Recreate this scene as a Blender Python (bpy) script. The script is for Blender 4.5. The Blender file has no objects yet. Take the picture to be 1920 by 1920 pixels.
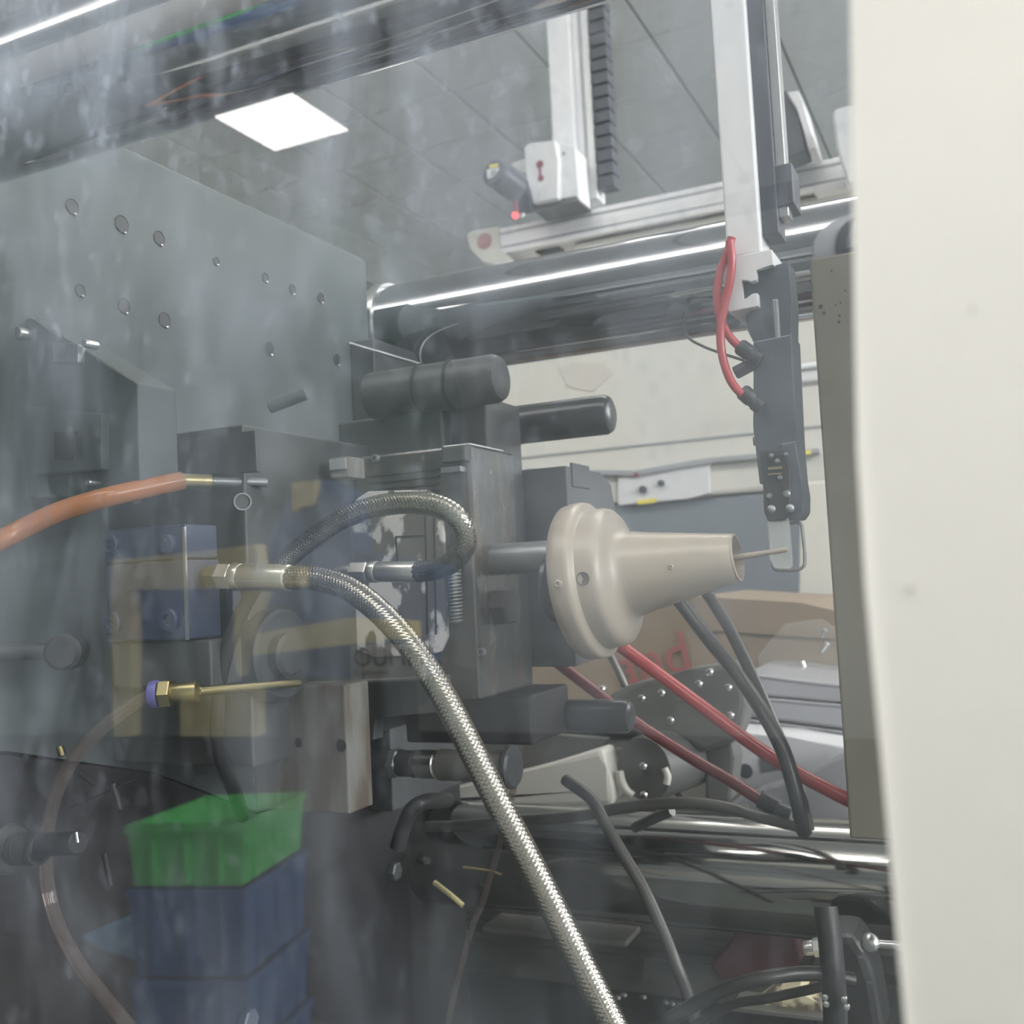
import bpy, bmesh, math, random
from mathutils import Vector, Matrix
random.seed(4)
S = bpy.context.scene
C = S.collection
PI = math.pi
H = 1.4                      # camera height above the floor
# ------------------------------------------------------------------ camera
F = 1949.0
def _n(v):
    l = math.sqrt(sum(a*a for a in v)); return tuple(a/l for a in v)
ax = _n((4160, -340, -1949.0))
ay = (920, 85, 1949.0); d = sum(a*b for a, b in zip(ax, ay)); ay = _n(tuple(b-d*a for a, b in zip(ax, ay)))
az = (ax[1]*ay[2]-ax[2]*ay[1], ax[2]*ay[0]-ax[0]*ay[2], ax[0]*ay[1]-ax[1]*ay[0])
right = Vector((ax[0], ay[0], az[0])); down = Vector((ax[1], ay[1], az[1])); fwd = Vector((ax[2], ay[2], az[2]))
cam = bpy.data.cameras.new('camera'); co = bpy.data.objects.new('camera', cam); C.objects.link(co)
co.matrix_world = Matrix(((right.x, -down.x, -fwd.x, 0), (right.y, -down.y, -fwd.y, 0), (right.z, -down.z, -fwd.z, H), (0, 0, 0, 1)))
cam.sensor_width = 36; cam.lens = F/1920*36; cam.clip_start = .01; cam.clip_end = 100
cam.dof.use_dof = True; cam.dof.focus_distance = .56; cam.dof.aperture_fstop = 16
S.camera = co
# ------------------------------------------------------------------ light level
W = bpy.data.worlds.new('world'); S.world = W; W.use_nodes = True
W.node_tree.nodes['Background'].inputs[0].default_value = (.75, .8, .9, 1)
W.node_tree.nodes['Background'].inputs[1].default_value = .05
S.view_settings.view_transform = 'Standard'; S.view_settings.look = 'None'
S.view_settings.gamma = 1; S.view_settings.use_curve_mapping = False
S.view_settings.exposure = -0.28
LAMP = 14.0
GLASS_Y = .17                # plane of the safety window, parallel to the tie bars
S.cycles.max_bounces = 8; S.cycles.transparent_max_bounces = 24

# ------------------------------------------------------------------ measuring helpers: a pixel seen on a plane of the machine
def ray(px, py): return right*(px-960)+down*(py-960)+fwd*F
def PY(px, py, Y): r = ray(px, py); r = r/r.y*Y; return Vector((r.x, r.y, r.z+H))
def PX(px, py, X): r = ray(px, py); r = r/r.x*X; return Vector((r.x, r.y, r.z+H))
def PZ(px, py, Z): r = ray(px, py); r = r/r.z*(Z-H); return Vector((r.x, r.y, r.z+H))
def dist(p): return (p-Vector((0, 0, H))).dot(fwd)
def size(npx, p): return npx*dist(p)/F
def mir(p): return Vector((p.x, 2*GLASS_Y-p.y, p.z))     # the real place of a thing seen reflected in the window

# ------------------------------------------------------------------ materials
def mat(name, col, rough=.5, metal=0, spec=.5, noise=None, bump=None, emit=None, trans=0, wear=None):
    m = bpy.data.materials.new(name); m.use_nodes = True
    nt = m.node_tree; b = nt.nodes['Principled BSDF']
    b.inputs['Base Color'].default_value = (*col, 1); b.inputs['Roughness'].default_value = rough
    b.inputs['Metallic'].default_value = metal; b.inputs['Specular IOR Level'].default_value = spec
    if trans: b.inputs['Transmission Weight'].default_value = trans; b.inputs['IOR'].default_value = 1.2
    if emit: b.inputs['Emission Color'].default_value = (*emit[:3], 1); b.inputs['Emission Strength'].default_value = emit[3]
    geo = nt.nodes.new('ShaderNodeNewGeometry')
    if noise:                # (scale, second colour, sharpness, (sx,sy,sz))
        sc, c2, sh, st = noise
        mp = nt.nodes.new('ShaderNodeMapping'); mp.inputs['Scale'].default_value = st
        nt.links.new(geo.outputs['Position'], mp.inputs[0])
        n = nt.nodes.new('ShaderNodeTexNoise'); n.inputs['Scale'].default_value = sc; n.inputs['Detail'].default_value = 6
        nt.links.new(mp.outputs[0], n.inputs['Vector'])
        r = nt.nodes.new('ShaderNodeValToRGB'); r.color_ramp.elements[0].position = .5-sh; r.color_ramp.elements[1].position = .5+sh
        r.color_ramp.elements[0].color = (*col, 1); r.color_ramp.elements[1].color = (*c2, 1)
        nt.links.new(n.outputs['Fac'], r.inputs[0]); nt.links.new(r.outputs[0], b.inputs['Base Color'])
    if bump:
        sc, st = bump
        n2 = nt.nodes.new('ShaderNodeTexNoise'); n2.inputs['Scale'].default_value = sc; n2.inputs['Detail'].default_value = 4
        nt.links.new(geo.outputs['Position'], n2.inputs['Vector'])
        bp = nt.nodes.new('ShaderNodeBump'); bp.inputs['Strength'].default_value = st; bp.inputs['Distance'].default_value = .002
        nt.links.new(n2.outputs['Fac'], bp.inputs['Height']); nt.links.new(bp.outputs[0], b.inputs['Normal'])
    return m
U = (1, 1, 1)
M = dict(
 ceil=mat('ceiling_board', (.80, .80, .79), .9, noise=(3, (.74, .745, .74), .3, U)),
 grid=mat('ceiling_grid', (.33, .34, .33), .8),
 wall=mat('painted_wall', (.68, .70, .69), .9, noise=(1, (.6, .62, .61), .3, U)),
 floor=mat('green_floor', (.085, .095, .088), .35, noise=(2, (.12, .13, .12), .3, U)),
 lamp=mat('lit_diffuser', (1, 1, 1), .5, emit=(1, .955, .90, LAMP)),
 fillpane=mat('added_glowing_pane', (1, 1, 1), .5, emit=(.97, .98, 1, 28)),  # glow of the added windows, extra light for the ceiling
 edge=mat('edge_highlight_white', (.9, .9, .9), .5, .3),  # white that paints a lamp highlight along plate edges
 lampframe=mat('lamp_frame', (.75, .75, .75), .5),
 chrome=mat('ground_chrome', (.42, .43, .46), .05, 1, noise=(3, (.36, .37, .39), .3, (.5, 8, 8))),
 chrome2=mat('oily_chrome', (.36, .36, .35), .09, 1, noise=(4, (.24, .24, .23), .25, (1, 10, 10))),
 steel=mat('dull_steel', (.30, .31, .32), .45, .8, noise=(25, (.2, .21, .22), .25, U), bump=(60, .15)),
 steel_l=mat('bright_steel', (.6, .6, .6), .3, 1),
 braid=mat('stainless_braid', (.34, .325, .285), .2, 1),
 sleeve=mat('crimped_sleeve', (.74, .73, .68), .3, 1),
 brass=mat('brass', (.33, .285, .15), .35, 1),
 platen=mat('grey_green_platen', (.085, .098, .10), .6, 0, noise=(14, (.055, .065, .068), .3, U), bump=(30, .1)),
 moulddark=mat('blackened_mould_steel', (.05, .053, .058), .5, .4, noise=(18, (.085, .088, .092), .2, U), bump=(50, .3)),
 mouldmid=mat('grey_mould_steel', (.105, .108, .11), .5, .4, noise=(12, (.06, .063, .066), .2, U), bump=(40, .3)),
 mouldwet=mat('wet_mould_steel', (.11, .115, .12), .25, .6, noise=(20, (.17, .155, .14), .12, (3, 3, .7)), bump=(90, .2)),
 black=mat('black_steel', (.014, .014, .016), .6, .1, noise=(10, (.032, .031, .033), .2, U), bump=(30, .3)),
 pin=mat('black_oxide_pin', (.028, .031, .037), .28, .3),
 blue=mat('blue_painted_clamp', (.028, .038, .085), .45, noise=(16, (.042, .052, .095), .2, U)),
 rust=mat('rust_stained_steel', (.24, .235, .22), .7, .1, noise=(14, (.12, .095, .075), .1, (3, 3, .8)), bump=(50, .4)),
 plaque=mat('etched_plate', (.13, .118, .108), .5, .15, noise=(46, (.62, .60, .58), .02, (1, 1, .6)), bump=(90, .3)),
 cream=mat('cream_enamel', (.86, .835, .775), .42, noise=(2, (.84, .82, .76), .3, U), bump=(240, .05)),
 plastic=mat('cream_moulding', (.36, .312, .255), .33, spec=.5),
 red=mat('red_tube', (.40, .055, .06), .3),
 darkred=mat('dark_red_tube', (.17, .035, .04), .35),
 cable=mat('grey_black_cable', (.02, .02, .019), .38),
 cable2=mat('grey_cable', (.052, .05, .045), .35),
 rubber=mat('black_rubber', (.02, .02, .022), .45),
 orange=mat('orange_tube', (.36, .125, .04), .25, noise=(12, (.26, .15, .09), .2, U)),
 alu=mat('aluminium_profile', (.72, .72, .73), .4, .15),
 alu2=mat('aluminium_groove', (.34, .35, .36), .5, .3),
 white=mat('white_plastic', (.66, .66, .67), .4),
 offwhite=mat('offwhite_panel', (.62, .605, .55), .5),
 greyblue=mat('grey_blue_panel', (.16, .18, .21), .5),
 dgrey=mat('dark_grey_plastic', (.05, .055, .07), .4),
 gripper=mat('anodised_gripper', (.07, .085, .10), .4, .4),
 card=mat('cardboard', (.22, .165, .115), .85, noise=(10, (.19, .145, .10), .2, U)),  # darkened: the shade behind the machine is put into the colour
 redink=mat('red_ink', (.27, .07, .07), .7),
 logo=mat('dark_red_print', (.22, .03, .06), .5),
 yellow=mat('yellow_label', (.75, .65, .08), .5),
 ledred=mat('red_indicator', (1, .05, .05), .4, emit=(1, .1, .12, 3)),
 casting=mat('grey_casting', (.115, .115, .108), .6, .1, noise=(20, (.085, .085, .08), .3, U)),
 bolt=mat('bright_bolt', (.8, .8, .78), .2, 1),
 crateg=mat('green_crate', (.10, .62, .14), .45),
 crateb=mat('blue_crate', (.05, .14, .34), .45),
 blue2=mat('blue_machine_paint', (.17, .25, .40), .45),
 pgreen=mat('pale_green_machine', (.17, .215, .205), .5),
 yelframe=mat('cream_yellow_paint', (.72, .62, .30), .5),
 pgrey=mat('dark_machine_grey', (.06, .065, .06), .6),  # dark grey of machine bases, plinth and bin stand
 ink=mat('dark_ink', (.04, .04, .05), .6),
 bed=mat('oily_bed_steel', (.045, .045, .043), .35, .3, noise=(9, (.10, .098, .09), .15, (1, 3, 3)), bump=(30, .4)),
 rail=mat('greased_rail', (.17, .165, .15), .4, .4, noise=(6, (.11, .105, .1), .2, (.7, 4, 4))),
 sand=mat('pale_oily_plate', (.55, .50, .34), .5, noise=(60, (.10, .08, .06), .05, U)),
 maroon=mat('maroon_cover', (.09, .035, .045), .45),
 bag=mat('pale_grey_bag', (.24, .24, .26), .3, noise=(6, (.29, .29, .31), .2, U), bump=(20, .5)),  # tone lowered so trays and bags carry their shade in the colour
 purple=mat('violet_collet', (.10, .095, .28), .4),
)
def clear_mat(name, tint, tr):
    m = bpy.data.materials.new(name); m.use_nodes = True; nt = m.node_tree
    nt.nodes.clear(); o = nt.nodes.new('ShaderNodeOutputMaterial')
    t = nt.nodes.new('ShaderNodeBsdfTransparent'); t.inputs[0].default_value = (*tint, 1)
    g = nt.nodes.new('ShaderNodeBsdfPrincipled'); g.inputs['Base Color'].default_value = (*tint, 1); g.inputs['Roughness'].default_value = .12
    x = nt.nodes.new('ShaderNodeMixShader'); x.inputs[0].default_value = tr
    nt.links.new(t.outputs[0], x.inputs[1]); nt.links.new(g.outputs[0], x.inputs[2])
    lw = nt.nodes.new('ShaderNodeLayerWeight'); lw.inputs[0].default_value = .35
    gl = nt.nodes.new('ShaderNodeBsdfGlossy'); gl.inputs['Roughness'].default_value = .06
    y = nt.nodes.new('ShaderNodeMixShader'); nt.links.new(lw.outputs['Fresnel'], y.inputs[0])
    mm = nt.nodes.new('ShaderNodeMath'); mm.operation = 'MULTIPLY'; mm.inputs[1].default_value = .45
    nt.links.new(lw.outputs['Fresnel'], mm.inputs[0]); nt.links.new(mm.outputs[0], y.inputs[0])
    nt.links.new(x.outputs[0], y.inputs[1]); nt.links.new(gl.outputs[0], y.inputs[2]); nt.links.new(y.outputs[0], o.inputs[0]); return m
M['cleartube'] = clear_mat('clear_brownish_tube', (.86, .78, .75), .045)
M['clearacr'] = clear_mat('clear_acrylic', (.85, .86, .84), .25)
M['film'] = clear_mat('clear_film', (.96, .96, .95), .07)

def pane_material():
    m = bpy.data.materials.new('dirty_acrylic'); m.use_nodes = True; nt = m.node_tree; N = nt.nodes; L = nt.links
    N.clear(); out = N.new('ShaderNodeOutputMaterial')
    tr = N.new('ShaderNodeBsdfTransparent'); tr.inputs[0].default_value = (.97, .98, .98, 1)
    gl = N.new('ShaderNodeBsdfGlossy'); gl.inputs['Roughness'].default_value = 0; gl.inputs[0].default_value = (1, 1, 1, 1)
    lw = N.new('ShaderNodeLayerWeight'); lw.inputs[0].default_value = .5
    pw = N.new('ShaderNodeMath'); pw.operation = 'POWER'; pw.inputs[1].default_value = 4; L.new(lw.outputs['Facing'], pw.inputs[0])
    ml = N.new('ShaderNodeMath'); ml.operation = 'MULTIPLY_ADD'; ml.inputs[1].default_value = .5; ml.inputs[2].default_value = .066; L.new(pw.outputs[0], ml.inputs[0])
    mx = N.new('ShaderNodeMixShader'); L.new(ml.outputs[0], mx.inputs[0]); L.new(tr.outputs[0], mx.inputs[1]); L.new(gl.outputs[0], mx.inputs[2])
    geo = N.new('ShaderNodeNewGeometry')
    def noise(scale, st, lo, hi, detail=4, dist=0, off=(0, 0, 0)):
        mp = N.new('ShaderNodeMapping'); mp.inputs['Scale'].default_value = st; mp.inputs['Location'].default_value = off
        mp.inputs['Rotation'].default_value = (0, .12, 0); L.new(geo.outputs['Position'], mp.inputs[0])
        n = N.new('ShaderNodeTexNoise'); n.inputs['Scale'].default_value = scale; n.inputs['Detail'].default_value = detail
        n.inputs['Distortion'].default_value = dist; L.new(mp.outputs[0], n.inputs['Vector'])
        r = N.new('ShaderNodeMapRange'); r.inputs[1].default_value = lo; r.inputs[2].default_value = hi; L.new(n.outputs['Fac'], r.inputs[0]); return r.outputs[0]
    def math_(op, a, b):
        k = N.new('ShaderNodeMath'); k.operation = op
        for i, v in enumerate((a, b)):
            if isinstance(v, (int, float)): k.inputs[i].default_value = v
            else: L.new(v, k.inputs[i])
        return k.outputs[0]
    big = noise(20, (1.25, 1, .55), .44, .64, 5, 1.3)             # broad cloudy smear
    mid = noise(75, (1.5, 1, .45), .50, .72, 6, .7)      # runs
    fine = noise(260, (1.1, 1, .6), .62, .69, 2)         # spots
    # the layer is denser towards the top and the left edge of the pane
    sp = N.new('ShaderNodeSeparateXYZ'); L.new(geo.outputs['Position'], sp.inputs[0])
    top = N.new('ShaderNodeMapRange'); top.inputs[1].default_value = H-.015; top.inputs[2].default_value = H+.13; L.new(sp.outputs['Z'], top.inputs[0])
    lef = N.new('ShaderNodeMapRange'); lef.inputs[1].default_value = -.02; lef.inputs[2].default_value = -.2; L.new(sp.outputs['X'], lef.inputs[0])
    a = math_('MULTIPLY', big, .25); b = math_('MULTIPLY', mid, .17); c = math_('MULTIPLY', fine, .22)
    s = math_('ADD', math_('ADD', a, b), c)
    g = math_('ADD', math_('MULTIPLY', top.outputs[0], .75), math_('MULTIPLY', lef.outputs[0], .16))
    s = math_('MULTIPLY', s, math_('ADD', g, .085)); s = math_('ADD', s, math_('ADD', .003, math_('MULTIPLY', top.outputs[0], .016)))
    df = N.new('ShaderNodeBsdfDiffuse'); df.inputs[0].default_value = (.76, .83, .96, 1)
    tl = N.new('ShaderNodeBsdfTranslucent'); tl.inputs[0].default_value = (.76, .83, .96, 1)
    dm = N.new('ShaderNodeMixShader'); dm.inputs[0].default_value = .5; L.new(df.outputs[0], dm.inputs[1]); L.new(tl.outputs[0], dm.inputs[2])
    fx = N.new('ShaderNodeMixShader'); L.new(s, fx.inputs[0]); L.new(mx.outputs[0], fx.inputs[1]); L.new(dm.outputs[0], fx.inputs[2])
    L.new(fx.outputs[0], out.inputs[0]); return m
M['pane'] = pane_material()

# ------------------------------------------------------------------ mesh helpers
def obj(name, bm, m, parent=None, smooth=False):
    me = bpy.data.meshes.new(name); bmesh.ops.recalc_face_normals(bm, faces=bm.faces); bm.to_mesh(me); bm.free()
    o = bpy.data.objects.new(name, me); C.objects.link(o)
    if isinstance(m, str): m = M[m]
    me.materials.append(m)
    if smooth:
        me.polygons.foreach_set('use_smooth', [True]*len(me.polygons))
        try: me.set_sharp_from_angle(angle=math.radians(38))
        except Exception: pass
    if parent:
        o.parent = parent; o.matrix_parent_inverse = parent.matrix_basis.inverted()
    return o
def tag(o, label=None, cat=None, group=None, kind=None):
    if label: o['label'] = label
    if cat: o['category'] = cat
    if group: o['group'] = group
    if kind: o['kind'] = kind
    return o
def thing(name, loc, label, cat, group=None):
    o = bpy.data.objects.new(name, None); o.location = loc; o.empty_display_size = .02; C.objects.link(o)
    return tag(o, label, cat, group)
def B(): return bmesh.new()
def box(bm, x0, x1, y0, y1, z0, z1, bev=0):
    x0, x1 = sorted((x0, x1)); y0, y1 = sorted((y0, y1)); z0, z1 = sorted((z0, z1))
    v = [bm.verts.new(p) for p in ((x0,y0,z0),(x1,y0,z0),(x1,y1,z0),(x0,y1,z0),(x0,y0,z1),(x1,y0,z1),(x1,y1,z1),(x0,y1,z1))]
    fs = [bm.faces.new([v[i] for i in q]) for q in ((0,3,2,1),(4,5,6,7),(0,1,5,4),(1,2,6,5),(2,3,7,6),(3,0,4,7))]
    if bev:
        es = set(e for f in fs for e in f.edges)
        bmesh.ops.bevel(bm, geom=list(es), offset=bev, segments=2, affect='EDGES', profile=.5)
    return bm
def boxm(*a, **k): return box(B(), *a, **k)
def prism(bm, pts, vec, bev=0):
    vec = Vector(vec); a = [bm.verts.new(p) for p in pts]; b = [bm.verts.new(Vector(p)+vec) for p in pts]
    fs = [bm.faces.new(a), bm.faces.new(b[::-1])]; n = len(a)
    for i in range(n): fs.append(bm.faces.new((a[i], b[i], b[(i+1) % n], a[(i+1) % n])))
    if bev:
        es = set(e for f in fs for e in f.edges)
        bmesh.ops.bevel(bm, geom=list(es), offset=bev, segments=2, affect='EDGES', profile=.5)
    return bm
def pyprism(pix, Y, depth, bev=0, bm=None):         # an outline measured on the plane y = Y, given real thickness
    return prism(bm or B(), [PY(x, y, Y) for x, y in pix], (0, depth, 0), bev)
def frame(dv):
    dv = dv.normalized(); u = Vector((0, 0, 1)) if abs(dv.z) < .9 else Vector((1, 0, 0))
    a = dv.cross(u).normalized(); return a, dv.cross(a).normalized()
def lathe(bm, p, dv, prof, seg=32, phase=0):
    p = Vector(p); dv = Vector(dv).normalized(); a, b = frame(dv); rings = []
    for t, r in prof:
        c = p+dv*t
        rings.append([bm.verts.new(c+(a*math.cos(q)+b*math.sin(q))*r) for q in (2*PI*i/seg+phase for i in range(seg))] if r > 1e-6 else [bm.verts.new(c)])
    for r0, r1 in zip(rings, rings[1:]):
        for i in range(seg):
            j = (i+1) % seg
            if len(r0) == 1 and len(r1) == 1: continue
            if len(r0) == 1: bm.faces.new((r0[0], r1[i], r1[j]))
            elif len(r1) == 1: bm.faces.new((r0[i], r1[0], r0[j]))
            else: bm.faces.new((r0[i], r1[i], r1[j], r0[j]))
    return bm
def rod(bm, p, q, r, seg=24, ch=None):
    p = Vector(p); q = Vector(q); l = (q-p).length; ch = r*.12 if ch is None else ch
    return lathe(bm, p, q-p, [(0, 0), (0, r-ch), (ch, r), (l-ch, r), (l, r-ch), (l, 0)], seg)
def spline(pts, n=14):
    P = [Vector(p) for p in pts]; P = [P[0]*2-P[1]]+P+[P[-1]*2-P[-2]]; out = []
    for i in range(1, len(P)-2):
        p0, p1, p2, p3 = P[i-1:i+3]
        for k in range(n):
            t = k/n
            out.append(.5*((2*p1)+(p2-p0)*t+(2*p0-5*p1+4*p2-p3)*t*t+(3*p1-p0-3*p2+p3)*t**3))
    out.append(P[-2]); return out
def resample(path, step):
    L = [0]
    for a, b in zip(path, path[1:]): L.append(L[-1]+(b-a).length)
    n = max(2, int(L[-1]/step)); out = []; j = 0
    for i in range(n+1):
        s = L[-1]*i/n
        while j < len(L)-2 and L[j+1] < s: j += 1
        t = (s-L[j])/max(1e-9, L[j+1]-L[j]); out.append(path[j].lerp(path[j+1], t))
    return out, L[-1]
def tube(bm, path, r, seg=14, cap=True):
    a = None; rings = []; n = len(path)
    for i, c in enumerate(path):
        dv = (path[min(i+1, n-1)]-path[max(i-1, 0)]).normalized()
        a = frame(dv)[0] if a is None else (a-dv*a.dot(dv)).normalized()
        b = dv.cross(a)
        rings.append([bm.verts.new(c+(a*math.cos(q)+b*math.sin(q))*(r(i, q) if callable(r) else r)) for q in (2*PI*k/seg for k in range(seg))])
    for r0, r1 in zip(rings, rings[1:]):
        for i in range(seg): bm.faces.new((r0[i], r1[i], r1[(i+1) % seg], r0[(i+1) % seg]))
    if cap: bm.faces.new(rings[0][::-1]); bm.faces.new(rings[-1])
    return bm
def pts(l, Y=None): return [PY(p[0], p[1], p[2] if len(p) > 2 else Y) for p in l]
def cable(name, l, r, m, label, cat, Y=None, group=None, mirror=False, seg=12):
    P = pts(l, Y)
    if mirror: P = [mir(p) for p in P]
    o = obj(name, tube(B(), spline(P, 12), r, seg), m, None, True); return tag(o, label, cat, group)
def text(name, body, loc, rot, sz, m, parent, ext=.0005):
    cu = bpy.data.curves.new(name, 'FONT'); cu.body = body; cu.size = sz; cu.extrude = ext; cu.resolution_u = 3
    t = bpy.data.objects.new(name, cu); C.objects.link(t); bpy.context.view_layer.update()
    me = bpy.data.meshes.new_from_object(t.evaluated_get(bpy.context.evaluated_depsgraph_get()))
    bpy.data.objects.remove(t); o = bpy.data.objects.new(name, me); C.objects.link(o); me.materials.clear(); me.materials.append(M[m])
    o.rotation_euler = rot; o.location = loc; bpy.context.view_layer.update()
    o.parent = parent; o.matrix_parent_inverse = parent.matrix_basis.inverted(); return o
def struct(name, bm, m, label=None):
    o = obj(name, bm, m); o['kind'] = 'structure'
    if label: o['label'] = label
    return o

# ================================================================== ROOM
CZ = H+3.06
X0, X1, Y0, Y1 = -9.0, 7.0, -8.5, 12.5
struct('floor', boxm(X0, X1, Y0, Y1, -.1, 0), 'floor', 'green painted workshop floor')
for nm, a in (('wall_left', (X0-.1, X0, Y0, Y1, 0, CZ)), ('wall_right', (X1, X1+.1, Y0, Y1, 0, CZ)),
              ('wall_back', (X0, X1, Y1, Y1+.1, 0, CZ)), ('wall_front', (X0, X1, Y0-.1, Y0, 0, CZ))):
    struct(nm, boxm(*a), 'wall', 'plain pale grey workshop wall')
ceil = struct('ceiling', boxm(X0, X1, Y0, Y1, CZ+.012, CZ+.1), 'grid', 'suspended ceiling of square grey boards')
for i in range(4):      # made-up glowing windows in the unseen right wall, added to brighten the ceiling
    y0 = -6.5+i*4.5
    w = thing('window_%d' % (i+1), (X1, y0+1.7, 2.7), None, None); del_ = [w.pop(k_) for k_ in list(w.keys())]
    w['kind'] = 'structure'
    obj('window_frame', boxm(X1-.06, X1, y0-.06, y0+3.46, 2.64, 4.06, .005), 'lampframe', w)
    obj('pane', boxm(X1-.075, X1-.061, y0, y0+3.4, 2.7, 4.0), 'fillpane', w)
PT = .645; gx = -.95; gy = 5.59
lights = []        # (x, y, half length x, half width y, z)
for x in (-4.02, .95, 5.5): lights.append((x, -5.03, .30, .30))
for x in (-7.5, -4.6, 4.4): lights.append((x, -1.15, .30, .30))
for y in (-1.15, 2.75):
    for k in range(-2 if y < 0 else 0, 3): lights.append((k*1.26-.6, y, .60, .19))
for x in (-7.2, 3.6): lights.append((x, 6.7, .3, .3))
for x in (-5.5, 1.5, 4.5): lights.append((x, 10.4, .3, .3))
tile_me = None; tiles = []
for i in range(-13, 13):
    for j in range(-22, 11):
        cx = gx+PT*(i+.5); cy = gy+PT*(j+.5)
        if not (X0 < cx-PT/2 and cx+PT/2 < X1 and Y0 < cy-PT/2 and cy+PT/2 < Y1): continue
        tiles.append((cx, cy))
def seen(t):
    v = Vector((t[0], t[1], CZ-H)); z = v.dot(fwd)
    if z <= 0: return 1e9
    return v.length if abs(v.dot(right)/z) < .62 and abs(v.dot(down)/z) < .62 else 1e8+v.length
tiles.sort(key=seen)
g = .009
near = [t for t in tiles if seen(t) < 1e8][:290]; rest = [t for t in tiles if t not in near]
for k, (cx, cy) in enumerate(near):
    if k == 0:
        first = obj('ceiling_tile', boxm(-PT/2+g, PT/2-g, -PT/2+g, PT/2-g, 0, .014), 'ceil', ceil); first.location = (cx, cy, CZ)
    else:
        o = first.copy(); o.location = (cx, cy, CZ); C.objects.link(o)
bm = B()
for cx, cy in rest: box(bm, cx-PT/2+g, cx+PT/2-g, cy-PT/2+g, cy+PT/2-g, CZ, CZ+.014)
tag(obj('ceiling_tile', bm, 'ceil', ceil), kind='stuff')
for (x, y, hx, hy) in lights:
    if hx > .5: lab, gr = 'long narrow ceiling batten light in the rows along the machine', 'batten lights in rows'
    elif abs(y+5.03) < .1 and x < -3: lab, gr = 'square ceiling light panel mirrored in the window at upper left', None
    else: lab, gr = 'square lit ceiling panel outside the window view', 'square ceiling panels out of view'
    t = thing('ceiling_light', (x, y, CZ), lab, 'light', gr)
    if hx > .5:
        zb0 = CZ-.32
        obj('hanger', rod(B(), (x-hx*.8, y, zb0+.05), (x-hx*.8, y, CZ), .004, 8), 'lampframe', t); obj('hanger', rod(B(), (x+hx*.8, y, zb0+.05), (x+hx*.8, y, CZ), .004, 8), 'lampframe', t)
        obj('diffuser', boxm(x-hx, x+hx, y-hy, y+hy, zb0, zb0+.05, .01), 'lamp', t); continue
    obj('frame', boxm(x-hx-.012, x+hx+.012, y-hy-.012, y+hy+.012, CZ-.012, CZ), 'lampframe', t)
    obj('diffuser', boxm(x-hx, x+hx, y-hy, y+hy, CZ-.018, CZ-.0125), 'lamp', t)

# ================================================================== SAFETY DOOR: cream sheet frame and acrylic window
door = thing('safety_door', (.1, GLASS_Y, 0), 'cream enamelled machine door with a smeared clear window', 'door')
edge = [(1570, -1400), (1594, 0), (1598, 300), (1602, 600), (1607, 850), (1622, 1100), (1641, 1300), (1664, 1550), (1681, 1750), (1697, 1920), (1790, 3000)]
fp = [PY(x, y, .148) for x, y in edge]
outer = [Vector((.34, .148, fp[-1].z)), Vector((.34, .148, fp[0].z))]
bm = B(); prism(bm, fp+outer, (0, .020, 0), .0016); obj('frame', bm, 'cream', door, True)
# rolled return of the sheet behind the edge
zt, zb = fp[0].z, fp[-1].z
XP = -1.5
bm = boxm(XP, .34, .148, .19, zt, zt+.12, .002); box(bm, XP, .34, .148, .19, zb-.12, zb, .002); box(bm, XP-.12, XP, .148, .19, zb-.12, zt+.12, .002)
obj('frame_surround', bm, 'cream', door, True)
obj('window_pane', boxm(XP, .20, GLASS_Y+.0005, GLASS_Y+.0055, zb, zt), 'pane', door)
bm = B()
for x, y, r in ((1823, 580, 5), (1708, 1105, 7)):
    p = PY(x, y, .1478); lathe(bm, p, (0, -1, 0), [(0, size(r, p)), (.00012, size(r, p)*.8), (.00012, 0)], 12)
tag(obj('paint_blemish', bm, mat('blemish', (.62, .60, .52), .6), door), 'faint grey scuff marks')

# ================================================================== TIE BARS
def tie(Yc, Zc, xl, xr, m, lab, R=.047):
    t = thing('tie_bar', (xl, Yc, H+Zc), lab, 'tie bar')
    obj('bar', rod(B(), (xl, Yc, H+Zc), (xr, Yc, H+Zc), R, 72, .004), m, t, True); return t
tb = tie(.873, .25, -1.6, .9, 'chrome', 'far upper polished tie bar crossing behind the robot arm')
px = PY(742, 620, .873).x
obj('seal_ring', lathe(B(), (px-.036, .873, H+.25), (1, 0, 0), [(0, .047), (0, .057), (.010, .057), (.013, .0475), (.022, .0475), (.022, .047)], 64), 'pin', tb, True)
obj('collar', lathe(B(), (px-.012, .873, H+.25), (1, 0, 0), [(0, .047), (0, .0495), (.002, .0505), (.012, .0505), (.014, .0495), (.014, .047)], 64), 'steel_l', tb, True)
tie(.353, .25, -1.6, .35, 'chrome', 'near upper guide bar across the top left corner, large and blurred', .034)
tie(.873, -.25, -1.6, .9, 'chrome2', 'lower tie bar with bright streaks under the red hoses')

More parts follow.
